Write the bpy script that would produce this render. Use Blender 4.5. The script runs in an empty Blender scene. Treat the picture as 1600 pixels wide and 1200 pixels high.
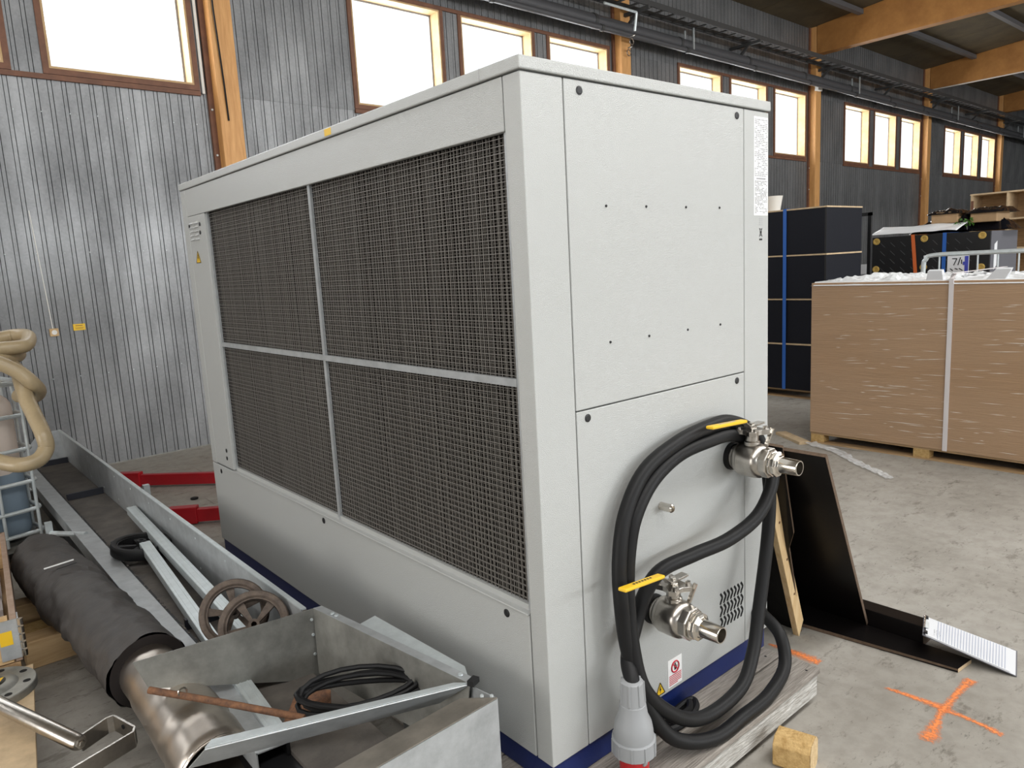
import bpy, bmesh, math, random
from mathutils import Vector, Matrix, noise
random.seed(7)
S = bpy.context.scene
COL = S.collection
R_ = math.radians

# ------------------------------------------------------------------ camera
cd = bpy.data.cameras.new('camera'); cam = bpy.data.objects.new('camera', cd); COL.objects.link(cam)
yaw, pit, rol = R_(49.84057), R_(-9.18324), R_(3.0832)
fw = Vector((math.cos(yaw)*math.cos(pit), math.sin(yaw)*math.cos(pit), math.sin(pit)))
rt = fw.cross(Vector((0, 0, 1))).normalized(); dn = fw.cross(rt)
cx = rt*math.cos(rol) + dn*math.sin(rol); cy = -rt*math.sin(rol) + dn*math.cos(rol)
m = Matrix.Identity(4)
for i in range(3):
    m[i][0] = cx[i]; m[i][1] = -cy[i]; m[i][2] = -fw[i]
m[0][3], m[1][3], m[2][3] = -1.316, -1.464, 1.714
cam.matrix_world = m
cd.sensor_width = 36; cd.lens = 1142.67*36/1600; cd.clip_start = .05; cd.clip_end = 200
S.camera = cam

# ------------------------------------------------------------------ light
S.view_settings.view_transform = 'Standard'; S.view_settings.look = 'None'
S.view_settings.gamma = 1; S.view_settings.use_curve_mapping = False
S.view_settings.exposure = -0.78
S.cycles.use_denoising = True
S.cycles.max_bounces = 8; S.cycles.diffuse_bounces = 5; S.cycles.glossy_bounces = 4; S.cycles.transparent_max_bounces = 8
S.cycles.sample_clamp_indirect = 8
W = bpy.data.worlds.new('overcast_sky'); S.world = W; W.use_nodes = True
W.node_tree.nodes['Background'].inputs[0].default_value = (.93, .97, 1, 1)
W.node_tree.nodes['Background'].inputs[1].default_value = 2.5

WALL_TH = R_(1.13); WALL_Y = 6.443
POST0 = 1.66; BAY = 6.37
def wall_pt(u, v, z):     # wall frame: u along, v away from the hall, z up
    c, s = math.cos(WALL_TH), math.sin(WALL_TH)
    return Vector((u*c - v*s, WALL_Y + u*s + v*c, z))
def area(name, loc, direction, sx, sy, power, col=(1, 1, 1), spread=None):
    l = bpy.data.lights.new(name, 'AREA'); l.shape = 'RECTANGLE'; l.size = sx; l.size_y = sy; l.energy = power; l.color = col
    if spread: l.spread = spread
    o = bpy.data.objects.new(name, l); COL.objects.link(o); o.location = loc
    o.rotation_euler = Vector(direction).to_track_quat('-Z', 'Y').to_euler()
    return o
# daylight standing in every window bay of the two long walls; two unseen gates added to brighten the hall
for k in range(-2, 5):
    uc = POST0 + k*BAY - 4.76 + 2.245
    n = Vector((math.sin(WALL_TH), -math.cos(WALL_TH), 0))
    area('window_daylight', wall_pt(uc, .32, 4.3), n, 4.7, 1.4, 280, (.95, .98, 1))
    area('window_daylight', (uc, -12.35, 4.3), (0, 1, 0), 4.7, 1.4, 650, (.95, .98, 1))
area('added_gate_light', (7.5, -12.4, 2.3), (0, 1, 0), 7.0, 4.5, 540, (1, .985, .96))
area('added_gate_light', (-11.4, 1.5, 2.3), (1, 0, 0), 5.0, 4.5, 620, (1, .95, .89))
area('added_skylight', (3.0, -2.88, 6.95), (0, 0, -1), 22.0, 1.6, 1950, (1, .99, .97))  # unseen skylight, added to brighten the floor and end face

# ------------------------------------------------------------------ helpers
class MB:
    def __init__(s): s.v = []; s.f = []
    def add(s, vs, fs):
        b = len(s.v); s.v += [tuple(p) for p in vs]; s.f += [tuple(b+i for i in q) for q in fs]; return s
    def box(s, x0, x1, y0, y1, z0, z1):
        return s.add([(x0,y0,z0),(x1,y0,z0),(x1,y1,z0),(x0,y1,z0),(x0,y0,z1),(x1,y0,z1),(x1,y1,z1),(x0,y1,z1)],
                     [(0,3,2,1),(4,5,6,7),(0,1,5,4),(1,2,6,5),(2,3,7,6),(3,0,4,7)])
    def obox(s, c, ax, ay, az):    # oriented box, half axes
        c = Vector(c); ax = Vector(ax); ay = Vector(ay); az = Vector(az)
        p = [c+sx*ax+sy*ay+sz*az for sz in (-1,1) for sx, sy in ((-1,-1),(1,-1),(1,1),(-1,1))]
        return s.add(p, [(0,3,2,1),(4,5,6,7),(0,1,5,4),(1,2,6,5),(2,3,7,6),(3,0,4,7)])
    def bar(s, a, b, w, h, up=(0,0,1)):   # box from a to b, w across, h along up
        a = Vector(a); b = Vector(b); d = (b-a); t = d.normalized()
        side = t.cross(Vector(up)).normalized(); u = side.cross(t)
        return s.obox((a+b)/2, d/2, side*w/2, u*h/2)
    def quad(s, pts, t):           # plate from polygon with thickness t against its normal
        P = [Vector(p) for p in pts]; n = (P[1]-P[0]).cross(P[2]-P[0]).normalized(); k = len(P)
        vs = P + [p - n*t for p in P]
        fs = [tuple(range(k)), tuple(range(2*k-1, k-1, -1))] + [(i, i+k, (i+1) % k + k, (i+1) % k) for i in range(k)]
        return s.add(vs, fs)
    def tube(s, pts, r, n=10, closed=False, cap=True):
        P = [Vector(p) for p in pts]; k = len(P); rr = r if isinstance(r, (list, tuple)) else [r]*k
        T = []
        for i in range(k):
            a = P[(i-1) % k] if (closed or i > 0) else P[i]; b = P[(i+1) % k] if (closed or i < k-1) else P[i]
            T.append((b-a).normalized())
        up = Vector((0, 0, 1)) if abs(T[0].z) < .9 else Vector((1, 0, 0))
        u = (up - T[0]*up.dot(T[0])).normalized(); vs = []
        for i in range(k):
            u = (u - T[i]*u.dot(T[i])).normalized(); w = T[i].cross(u)
            vs += [P[i] + (u*math.cos(2*math.pi*j/n) + w*math.sin(2*math.pi*j/n))*rr[i] for j in range(n)]
        fs = []
        for i in range(k if closed else k-1):
            a = i*n; b = ((i+1) % k)*n
            fs += [(a+j, a+(j+1) % n, b+(j+1) % n, b+j) for j in range(n)]
        if cap and not closed: fs += [tuple(range(n-1, -1, -1)), tuple((k-1)*n+j for j in range(n))]
        return s.add(vs, fs)
    def lathe(s, o, axis, prof, n=24):     # prof: (distance along axis, radius)
        o = Vector(o); a = Vector(axis).normalized()
        return s.tube_exact(o, a, prof, n)
    def tube_exact(s, o, a, prof, n):
        up = Vector((0, 0, 1)) if abs(a.z) < .9 else Vector((1, 0, 0))
        u = (up - a*up.dot(a)).normalized(); w = a.cross(u); vs = []
        for d, r in prof:
            vs += [o + a*d + (u*math.cos(2*math.pi*(j+.5)/n) + w*math.sin(2*math.pi*(j+.5)/n))*max(r, 1e-4) for j in range(n)]
        fs = []
        for i in range(len(prof)-1):
            fs += [(i*n+j, i*n+(j+1) % n, (i+1)*n+(j+1) % n, (i+1)*n+j) for j in range(n)]
        fs += [tuple(range(n-1, -1, -1)), tuple((len(prof)-1)*n+j for j in range(n))]
        return s.add(vs, fs)
    def build(s, name, mat, parent=None, local=False, smooth=False, bevel=0, **tags):
        me = bpy.data.meshes.new(name)
        if parent is not None and not local: off = Vector(parent['_o']) if '_o' in parent else Vector()
        elif parent is None:
            xs = [p[0] for p in s.v]; ys = [p[1] for p in s.v]; zs = [p[2] for p in s.v]
            off = Vector(((min(xs)+max(xs))/2, (min(ys)+max(ys))/2, min(zs)))
        else: off = Vector()
        me.from_pydata([(p[0]-off.x, p[1]-off.y, p[2]-off.z) for p in s.v], [], s.f)
        me.update()
        bm = bmesh.new(); bm.from_mesh(me); bmesh.ops.recalc_face_normals(bm, faces=bm.faces); bm.to_mesh(me); bm.free()
        if smooth:
            me.polygons.foreach_set('use_smooth', [True]*len(me.polygons))
            try: me.set_sharp_from_angle(angle=R_(40))
            except Exception: pass
        me.materials.append(MT[mat])
        o = bpy.data.objects.new(name, me); COL.objects.link(o)
        if parent is None: o.location = off; o['_o'] = tuple(off)
        else: o.parent = parent; o['_o'] = tuple(off)
        if bevel:
            b = o.modifiers.new('bevel', 'BEVEL'); b.width = bevel; b.segments = 2; b.limit_method = 'ANGLE'; b.angle_limit = R_(35)
        for k_, v_ in tags.items(): o[k_] = v_
        return o
def thing(name, loc, label, cat, group=None, rz=0):
    o = bpy.data.objects.new(name, None); COL.objects.link(o); o.location = loc; o.rotation_euler.z = rz
    o.empty_display_size = .1; o['_o'] = tuple(loc); o['label'] = label; o['category'] = cat
    if group: o['group'] = group
    return o
def B(*a): return MB().box(*a)
def spline(pts, n=6, closed=False):
    P = [Vector(p) for p in pts]; k = len(P); out = []
    rng = range(k if closed else k-1)
    for i in rng:
        g = lambda j: P[j % k] if closed else P[max(0, min(k-1, j))]
        a, b, c, d = g(i-1), g(i), g(i+1), g(i+2)
        for q in range(n):
            t = q/n
            out.append(.5*((2*b) + (c-a)*t + (2*a-5*b+4*c-d)*t*t + (3*b-a-3*c+d)*t**3))
    if not closed: out.append(P[-1])
    return out

# ------------------------------------------------------------------ materials
MT = {}
def M(name, base, rough=.5, metal=0, var=0, vscale=6, col2=None, bump=0, bscale=60, stretch=(1,1,1), coat=0, detail=5, vstretch=None, spec=None):
    mt = bpy.data.materials.new(name); mt.use_nodes = True; nt = mt.node_tree; N = nt.nodes; L = nt.links
    p = N['Principled BSDF']; p.inputs['Base Color'].default_value = (*base, 1); p.inputs['Roughness'].default_value = rough; p.inputs['Metallic'].default_value = metal
    if coat: p.inputs['Coat Weight'].default_value = coat; p.inputs['Coat Roughness'].default_value = .06
    if spec is not None: p.inputs['Specular IOR Level'].default_value = spec
    tc = N.new('ShaderNodeTexCoord')
    if var or col2:
        mp = N.new('ShaderNodeMapping'); mp.inputs['Scale'].default_value = vstretch or stretch; L.new(tc.outputs['Object'], mp.inputs[0])
        nz = N.new('ShaderNodeTexNoise'); nz.inputs['Scale'].default_value = vscale; nz.inputs['Detail'].default_value = detail; nz.inputs['Roughness'].default_value = .65; L.new(mp.outputs[0], nz.inputs['Vector'])
        cr = N.new('ShaderNodeValToRGB'); cr.color_ramp.elements[0].position = .32; cr.color_ramp.elements[1].position = .68
        c2 = col2 or tuple(c*(1-var) for c in base); c1 = base if col2 else tuple(min(1, c*(1+var*.5)) for c in base)
        cr.color_ramp.elements[0].color = (*c2, 1); cr.color_ramp.elements[1].color = (*c1, 1)
        L.new(nz.outputs[0], cr.inputs[0]); L.new(cr.outputs[0], p.inputs['Base Color'])
    if bump:
        mp2 = N.new('ShaderNodeMapping'); mp2.inputs['Scale'].default_value = stretch; L.new(tc.outputs['Object'], mp2.inputs[0])
        nb = N.new('ShaderNodeTexNoise'); nb.inputs['Scale'].default_value = bscale; nb.inputs['Detail'].default_value = 3; L.new(mp2.outputs[0], nb.inputs['Vector'])
        bp = N.new('ShaderNodeBump'); bp.inputs['Strength'].default_value = bump; bp.inputs['Distance'].default_value = .01; L.new(nb.outputs[0], bp.inputs['Height']); L.new(bp.outputs[0], p.inputs['Normal'])
    MT[name] = mt; return mt
M('paint', (.47,.48,.468), .24, bump=.34, bscale=420, spec=.65)
M('blue', (.006,.018,.11), .4, bump=.1, bscale=300)
M('carcass', (.02,.02,.02), .8)
M('black', (.008,.008,.009), .45)
M('hole', (.003,.003,.003), .9)
M('coil', (.105,.092,.080), .7, col2=(.035,.031,.028), vscale=60, vstretch=(1,1,1), bump=.5, bscale=120)
M('wire', (.26,.245,.225), .5, .4)
M('wire_dull', (.13,.12,.105), .7)
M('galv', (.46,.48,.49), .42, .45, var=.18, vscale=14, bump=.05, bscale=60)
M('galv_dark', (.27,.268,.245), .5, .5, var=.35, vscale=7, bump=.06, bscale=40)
M('zinc', (.62,.67,.68), .38, .45, var=.12, vscale=20)
M('steel', (.52,.49,.45), .28, 1, var=.15, vscale=30, bump=.04, bscale=90)
M('stainless', (.60,.54,.48), .34, 1, var=.2, vscale=5, bump=.06, bscale=10)
M('nickel', (.68,.64,.58), .2, 1)
M('galv_tan', (.20,.18,.15), .5, .4, var=.3, vscale=9)
M('rubber', (.0085,.0085,.009), .5, bump=.06, bscale=200, spec=.25)
M('belt', (.13,.115,.10), .75, col2=(.075,.067,.06), vscale=9, bump=.15, bscale=40)
M('cleat', (.012,.013,.02), .5)
M('yellow', (.80,.50,.02), .4)
M('print_black', (.01,.01,.01), .7)
M('print_red', (.45,.01,.03), .6)
M('print_grey', (.34,.34,.35), .7)
M('print_blue', (.04,.05,.35), .6)
M('sticker', (.80,.80,.79), .45)
M('paper', (.62,.63,.65), .7)
M('rule_line', (.34,.38,.50), .7)
M('dash_grey', (.07,.07,.075), .7)
M('plug_grey', (.30,.31,.32), .45)
M('plug_red', (.52,.015,.02), .35)
M('red', (.42,.006,.014), .4, var=.15, vscale=9)
M('weathered', (.33,.30,.265), .8, col2=(.17,.15,.13), vscale=7, vstretch=(1.2,14,6), bump=.5, bscale=12, stretch=(1.5,22,9))
M('weathered_white', (.60,.59,.56), .8, col2=(.26,.24,.21), vscale=9, vstretch=(1.5,6,10), bump=.5, bscale=12, stretch=(2,12,14))
M('pine_x', (.62,.43,.23), .65, col2=(.47,.30,.14), vscale=5, vstretch=(1,12,12), bump=.15, bscale=9, stretch=(1,16,16))
M('pine_y', (.50,.34,.18), .65, col2=(.32,.20,.10), vscale=5, vstretch=(12,1,12), bump=.15, bscale=9, stretch=(16,1,16))
M('pine_z', (.82,.62,.36), .6, col2=(.68,.46,.22), vscale=5, vstretch=(12,12,1), bump=.12, bscale=9, stretch=(16,16,1))
M('block_wood', (.62,.42,.18), .8, col2=(.42,.26,.09), vscale=40, bump=.5, bscale=120)
M('endgrain', (.72,.55,.32), .85, col2=(.50,.34,.16), vscale=55, bump=.5, bscale=140)
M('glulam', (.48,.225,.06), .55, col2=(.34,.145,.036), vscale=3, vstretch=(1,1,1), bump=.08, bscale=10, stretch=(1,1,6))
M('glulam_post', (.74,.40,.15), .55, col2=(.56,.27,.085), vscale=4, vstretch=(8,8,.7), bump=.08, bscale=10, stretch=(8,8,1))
M('trim_brown', (.20,.085,.045), .6, col2=(.13,.055,.03), vscale=8)
M('reveal', (.60,.42,.22), .6, col2=(.46,.29,.13), vscale=6)
M('sash', (.30,.30,.30), .6)
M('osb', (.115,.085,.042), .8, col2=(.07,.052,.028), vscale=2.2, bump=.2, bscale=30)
M('purlin', (.15,.15,.16), .5, .3)
M('pipe_grey', (.075,.075,.08), .5, .1)
M('ladder', (.06,.06,.06), .55, .3)
M('conduit_white', (.75,.74,.70), .5)
M('film_face', (.006,.005,.005), .30, bump=.02, bscale=30, spec=.22)
M('ply_edge', (.13,.085,.055), .8, var=.3, vscale=60)
M('ply_light', (.56,.42,.26), .75, var=.2, vscale=12)
M('crate_black', (.004,.005,.010), .55, bump=.1, bscale=60, spec=.25)
M('strap_blue', (.02,.11,.42), .5)
M('strap_orange', (.60,.13,.03), .5)
M('strap_white', (.70,.66,.66), .35)
M('cork', (.50,.33,.08), .6, var=.3, vscale=60)
M('box_grey', (.10,.10,.115), .5)
M('film_white', (.80,.82,.84), .3, bump=.3, bscale=8)
M('film_black', (.006,.006,.008), .12, bump=.4, bscale=10)
M('cardboard', (.42,.27,.14), .7, var=.15)
M('leaf', (.06,.16,.02), .5)
M('mdf', (.43,.275,.16), .34, var=.07, vscale=3, coat=1, bump=.5, bscale=6, stretch=(1,1.2,30), vstretch=(1,.4,8))
M('film_glint', (.85,.80,.72), .12, spec=1.0)
M('crumple', (.80,.82,.83), .22, bump=.9, bscale=16)
M('hdpe', (.72,.62,.55), .5, var=.06, vscale=5)
M('hdpe_blue', (.16,.21,.26), .4, var=.1, vscale=4)
M('hose_beige', (.42,.33,.20), .35, var=.15, vscale=9)
M('insul', (.062,.056,.052), .6, col2=(.040,.036,.034), vscale=8, bump=.7, bscale=9, stretch=(1,2.5,1))
M('insul_in', (.012,.008,.007), .9)
M('rust', (.22,.10,.045), .8, col2=(.07,.035,.022), vscale=40, bump=.4, bscale=90)
M('rusty_wheel', (.14,.105,.08), .75, col2=(.07,.052,.042), vscale=30, bump=.2, bscale=70)
M('bag', (.55,.52,.52), .25, bump=.8, bscale=14)
M('chalk_wood', (.40,.29,.22), .8, col2=(.30,.20,.14), vscale=20)

# galvanised corrugated cladding: spangle, smears and dull patches
mt = M('cladding', (.30,.305,.31), .42, .55); nt = mt.node_tree; N = nt.nodes; L = nt.links; p = N['Principled BSDF']
tc = N.new('ShaderNodeTexCoord')
n1 = N.new('ShaderNodeTexNoise'); n1.inputs['Scale'].default_value = 1.3; n1.inputs['Detail'].default_value = 7; n1.inputs['Roughness'].default_value = .6
n2 = N.new('ShaderNodeTexVoronoi'); n2.inputs['Scale'].default_value = 55
mp = N.new('ShaderNodeMapping'); mp.inputs['Scale'].default_value = (1, 1, .45); L.new(tc.outputs['Object'], mp.inputs[0]); L.new(mp.outputs[0], n1.inputs['Vector']); L.new(tc.outputs['Object'], n2.inputs['Vector'])
mx = N.new('ShaderNodeMix'); mx.data_type = 'FLOAT'; mx.inputs[0].default_value = .08; L.new(n1.outputs[0], mx.inputs[2]); L.new(n2.outputs['Color'], mx.inputs[3])
cr = N.new('ShaderNodeValToRGB'); cr.color_ramp.elements[0].position = .30; cr.color_ramp.elements[0].color = (.115,.118,.122,1); cr.color_ramp.elements[1].position = .70; cr.color_ramp.elements[1].color = (.315,.32,.325,1)
L.new(mx.outputs[0], cr.inputs[0]); L.new(cr.outputs[0], p.inputs['Base Color'])
rr = N.new('ShaderNodeMapRange'); rr.inputs[1].default_value = .3; rr.inputs[2].default_value = .7; rr.inputs[3].default_value = .55; rr.inputs[4].default_value = .36; L.new(n1.outputs[0], rr.inputs[0]); L.new(rr.outputs[0], p.inputs['Roughness'])

# concrete floor: mottling, dark scuffs, thin scratches
mt = M('concrete', (.40,.385,.35), .62); nt = mt.node_tree; N = nt.nodes; L = nt.links; p = N['Principled BSDF']
tc = N.new('ShaderNodeTexCoord')
def nz(scale, detail=5, st=(1,1,1), rough=.6, rot=0):
    mp = N.new('ShaderNodeMapping'); mp.inputs['Scale'].default_value = st; mp.inputs['Rotation'].default_value = (0,0,rot); L.new(tc.outputs['Object'], mp.inputs[0])
    n = N.new('ShaderNodeTexNoise'); n.inputs['Scale'].default_value = scale; n.inputs['Detail'].default_value = detail; n.inputs['Roughness'].default_value = rough; L.new(mp.outputs[0], n.inputs['Vector']); return n.outputs[0]
def ramp(src, a, b, ca, cb):
    r = N.new('ShaderNodeValToRGB'); r.color_ramp.elements[0].position = a; r.color_ramp.elements[1].position = b
    r.color_ramp.elements[0].color = (*ca, 1); r.color_ramp.elements[1].color = (*cb, 1); L.new(src, r.inputs[0]); return r.outputs[0]
def mul(a, b, f=1):
    x = N.new('ShaderNodeMix'); x.data_type = 'RGBA'; x.blend_type = 'MULTIPLY'; x.inputs[0].default_value = f; L.new(a, x.inputs[6]); L.new(b, x.inputs[7]); return x.outputs[2]
c = ramp(nz(.9, 8), .3, .7, (.29,.270,.236), (.42,.400,.362))
c = mul(c, ramp(nz(14, 6), .35, .6, (.84,.83,.82), (1,1,1)))
c = mul(c, ramp(nz(5, 9, (1,2.6,1), .75, .6), .57, .63, (1,1,1), (.66,.65,.63)))
c = mul(c, ramp(nz(3.2, 9, (1,1.4,1), .8, .2), .60, .66, (1,1,1), (.62,.60,.58)))
c = mul(c, ramp(nz(9, 9, (1,3.5,1), .8, -.8), .60, .65, (1,1,1), (.45,.45,.44)))
def crack(scale, st, rot, w, dark):
    mp = N.new('ShaderNodeMapping'); mp.inputs['Scale'].default_value = st; mp.inputs['Rotation'].default_value = (0,0,rot); L.new(tc.outputs['Object'], mp.inputs[0])
    v = N.new('ShaderNodeTexVoronoi'); v.feature = 'DISTANCE_TO_EDGE'; v.inputs['Scale'].default_value = scale; L.new(mp.outputs[0], v.inputs['Vector'])
    return ramp(v.outputs[0], 0, w, dark, (1,1,1))
c = mul(c, ramp(nz(1.1, 2, (16,.5,1), .5, .75), .74, .76, (1,1,1), (.74,.73,.72)))
c = mul(c, ramp(nz(1.3, 2, (14,1.1,1), .5, -.9), .73, .75, (1,1,1), (.70,.69,.68)))
c = mul(c, ramp(nz(22, 8, (1,2.2,1), .75, .9), .62, .66, (1,1,1), (.50,.49,.47)))
L.new(c, p.inputs['Base Color'])
bp = N.new('ShaderNodeBump'); bp.inputs['Strength'].default_value = .12; bp.inputs['Distance'].default_value = .01; L.new(nz(60, 4), bp.inputs['Height']); L.new(bp.outputs[0], p.inputs['Normal'])

# clear window glass and cloudy stretch film
mt = M('glass', (1,1,1), .02); nt = mt.node_tree; N = nt.nodes; L = nt.links
tr = N.new('ShaderNodeBsdfTransparent'); gl = N.new('ShaderNodeBsdfGlossy'); gl.inputs['Roughness'].default_value = .03; ms = N.new('ShaderNodeMixShader'); ms.inputs[0].default_value = .05
L.new(tr.outputs[0], ms.inputs[1]); L.new(gl.outputs[0], ms.inputs[2]); L.new(ms.outputs[0], N['Material Output'].inputs[0])
mt = M('clear_film', (.85,.87,.88), .12, bump=.9, bscale=14); mt.node_tree.nodes['Principled BSDF'].inputs['Alpha'].default_value = .45

# sprayed orange paint: alpha falls off at the rim through noise (UV v runs across the stroke)
mt = M('spray', (.90,.26,.07), .7); nt = mt.node_tree; N = nt.nodes; L = nt.links; p = N['Principled BSDF']
uv = N.new('ShaderNodeUVMap'); sp = N.new('ShaderNodeSeparateXYZ'); L.new(uv.outputs[0], sp.inputs[0])
tc = N.new('ShaderNodeTexCoord'); nn = N.new('ShaderNodeTexNoise'); nn.inputs['Scale'].default_value = 90; nn.inputs['Detail'].default_value = 6; L.new(tc.outputs['Object'], nn.inputs['Vector'])
def mth(op, a, b):
    q = N.new('ShaderNodeMath'); q.operation = op
    for i, w in enumerate((a, b)):
        if isinstance(w, (int, float)): q.inputs[i].default_value = w
        else: L.new(w, q.inputs[i])
    return q.outputs[0]
e = mth('MULTIPLY', mth('ABSOLUTE', mth('SUBTRACT', sp.outputs[1], .5), 0), 2)
e2 = mth('MULTIPLY', mth('ABSOLUTE', mth('SUBTRACT', sp.outputs[0], .5), 0), 2)
e2 = mth('POWER', e2, 8)
a_ = mth('SUBTRACT', 1.25, mth('MAXIMUM', e, e2)); a_ = mth('MULTIPLY', a_, mth('ADD', nn.outputs[0], .1))
mr = N.new('ShaderNodeMapRange'); mr.inputs[1].default_value = .28; mr.inputs[2].default_value = .80; L.new(a_, mr.inputs[0]); L.new(mr.outputs[0], p.inputs['Alpha'])

# ------------------------------------------------------------------ the hall
X0, X1, YF = -11.2, 34.0, -12.2
B(X0-.3, X1+.3, YF-.3, 8.0, -.25, 0).build('floor', 'concrete', kind='structure')

SILL, HEAD, EAVE, SLOPE = 3.68, 4.94, 6.32, .085
wall = bpy.data.objects.new('wall_back', bpy.data.meshes.new('wall_back')); COL.objects.link(wall)
wall.location = (0, WALL_Y, 0); wall.rotation_euler.z = WALL_TH; wall['kind'] = 'structure'; wall['_o'] = (0, 0, 0)
wins = []
for k in range(-2, 5):
    for i in range(3):
        a = POST0 + k*BAY - 4.76 + 1.61*i; wins.append((a, a+1.27, k, i))
U0, U1 = X0, X1
# masonry behind the sheets, with the window openings left out
mb = MB()
mb.box(U0, U1, .03, .2, 0, SILL); mb.box(U0, U1, .03, .2, HEAD, 6.6)
edges = [U0] + [e for w in sorted(wins) for e in (w[0], w[1])] + [U1]
for a, b in zip(edges[0::2], edges[1::2]):
    if b > a: mb.box(a, b, .03, .2, SILL, HEAD)
me = wall.data; me.from_pydata(mb.v, [], mb.f); me.update(); me.materials.append(MT['carcass'])
# each profiled steel sheet is a piece of its own
PER = .1125
def profile(u):      # v (depth) of the outer skin, u within one period
    pts = [(0, 0), (.072, 0), (.0732, .022), (.0772, .022), (.0784, .004), (.1065, .004), (.1076, .022), (.1112, .022), (PER, 0)]
    return pts
sheet_cache = {}
LAP = 3.61
def sheet(u0, w, z0, z1):
    key = (round(w, 3), round(z1-z0, 3))
    if key not in sheet_cache:
        us = []
        n = int(w/PER)+2
        for i in range(n):
            for du, v in profile(0)[:-1]:
                x = i*PER+du
                if x <= w: us.append((x, v))
        us.append((w, 0 if us[-1][1] == 0 else us[-1][1]))
        h = z1-z0; vs = []; fs = []
        for x, v in us: vs += [(x, v-.002, 0), (x, v-.002, h)]
        for i in range(len(us)-1): fs.append((2*i, 2*i+2, 2*i+3, 2*i+1))
        me = bpy.data.meshes.new('metal_sheet'); me.from_pydata(vs, [], fs); me.update(); me.materials.append(MT['cladding'])
        sheet_cache[key] = me
    o = bpy.data.objects.new('metal_sheet', sheet_cache[key]); COL.objects.link(o); o.parent = wall; o.location = (u0, -.007 if z0 >= LAP-.01 else 0, z0)
SW = PER*9
def run(u0, u1, z0, z1, lap=0):
    u = u0
    while u < u1-.02:
        w = min(SW, u1-u); sheet(u, w, z0, z1); u += w
for k in range(-2, 6):
    a = POST0 + (k-1)*BAY if k > -2 else U0
    b = POST0 + k*BAY if k < 5 else U1
    run(a, b, 0, LAP-.0)
    ws = [w for w in wins if w[2] == k]
    if not ws: run(a, b, LAP, EAVE+.02); continue
    run(a, ws[0][0], LAP, HEAD)
    for w, w2 in zip(ws, ws[1:]): run(w[1], w2[0], LAP, HEAD)
    run(ws[-1][1], b, LAP, HEAD)
    for w in ws: run(w[0], w[1], LAP, SILL)
    run(a, b, HEAD, EAVE+.02)
# dark skirting line where the sheets meet the floor, and screw heads
MB().box(U0, U1, -.004, .03, 0, .012).build('base_rail', 'galv_dark', wall, local=True)
sm = MB()
for u in [-.42+.225*j for j in range(12)]:
    for z in (.9, 2.05, 3.3):
        sm.lathe((u+random.uniform(-.02,.02), .0, z), (0,-1,0), [(0,.006),(.005,.006),(.007,.003)], 6)
sm.build('screw', 'zinc', wall, local=True, kind='stuff')

# windows: brown trim, pale reveal boards, dark sash, pane
for q, (a, b, k, i) in enumerate(sorted(wins)):
    w = bpy.data.objects.new('window_%d' % (q+1), None); COL.objects.link(w); w.location = wall_pt(a, 0, SILL); w.rotation_euler.z = WALL_TH; w['kind'] = 'structure'; w['_o'] = (0,0,0)
    W_, H_ = b-a, HEAD-SILL; t = .05
    m_ = MB(); m_.box(-t, 0, -.025, .0, -t, H_+t); m_.box(W_, W_+t, -.025, 0, -t, H_+t); m_.box(0, W_, -.025, 0, H_, H_+t); m_.box(0, W_, -.025, 0, -t, 0)
    m_.build('window_frame', 'trim_brown', w, local=True)
    m_ = MB(); m_.box(0, .02, -.02, .19, 0, H_); m_.box(W_-.02, W_, -.02, .19, 0, H_); m_.box(.02, W_-.02, -.02, .19, H_-.02, H_); m_.box(.02, W_-.02, -.02, .19, 0, .02)
    m_.build('reveal_board', 'reveal', w, local=True)
    m_ = MB(); s = .02
    m_.box(s, s+.02, .15, .18, s, H_-s); m_.box(W_-s-.02, W_-s, .15, .18, s, H_-s); m_.box(s, W_-s, .15, .18, s, s+.02); m_.box(s, W_-s, .15, .18, H_-s-.02, H_-s)
    m_.build('sash', 'sash', w, local=True)
    m_ = B(s+.02, W_-s-.02, .162, .168, s+.02, H_-s-.02); m_.build('pane', 'glass', w, local=True)
# long brown rail under and over each window group
n = 1
for k in range(-1, 5):
    ws = [w for w in wins if w[2] == k]; a, b = ws[0][0]-.05, ws[-1][1]+.05
    for z in (SILL-.055, HEAD+.05):
        m_ = MB(); P = [wall_pt(u, v, zz) for zz in (z-.045, z) for u, v in ((a,-.03),(b,-.03),(b,0),(a,0))]
        m_.add(P, [(0,3,2,1),(4,5,6,7),(0,1,5,4),(1,2,6,5),(2,3,7,6),(3,0,4,7)]).build('trim_%d' % n, 'trim_brown', kind='structure'); n += 1

# the other walls and the roof
mb = MB()
ops = sorted([(w[0], w[1]) for w in wins if X0 < w[0] and w[1] < X1])
mb.box(X0, 4.0, YF-.2, YF, 0, SILL); mb.box(11.0, X1, YF-.2, YF, 0, SILL)
mb.box(X0, X1, YF-.2, YF, HEAD, 9)
e = [X0] + [x for o_ in ops for x in o_] + [X1]
for a, b in zip(e[0::2], e[1::2]):
    if not (a > 4.0 and b < 11.0): mb.box(a, b, YF-.2, YF, SILL, HEAD)
mb.build('wall_front', 'cladding', kind='structure')
mb = MB(); mb.box(X0-.2, X0, YF, -1, 0, 9); mb.box(X0-.2, X0, 4, 7.5, 0, 9); mb.box(X0-.2, X0, -1, 4, 4.6, 9); mb.build('wall_left', 'cladding', kind='structure')
mb = MB(); mb.box(-8.1, 14.1, -3.72, -3.68, 6.9, 7.15); mb.box(-8.1, 14.1, -2.08, -2.04, 6.9, 7.15); mb.box(-8.1, -8.05, -3.68, -2.08, 6.9, 7.15); mb.box(14.05, 14.1, -3.68, -2.08, 6.9, 7.15); mb.build('trim_40', 'reveal', kind='structure')   # curb of the added ridge skylight, out of view
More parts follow.
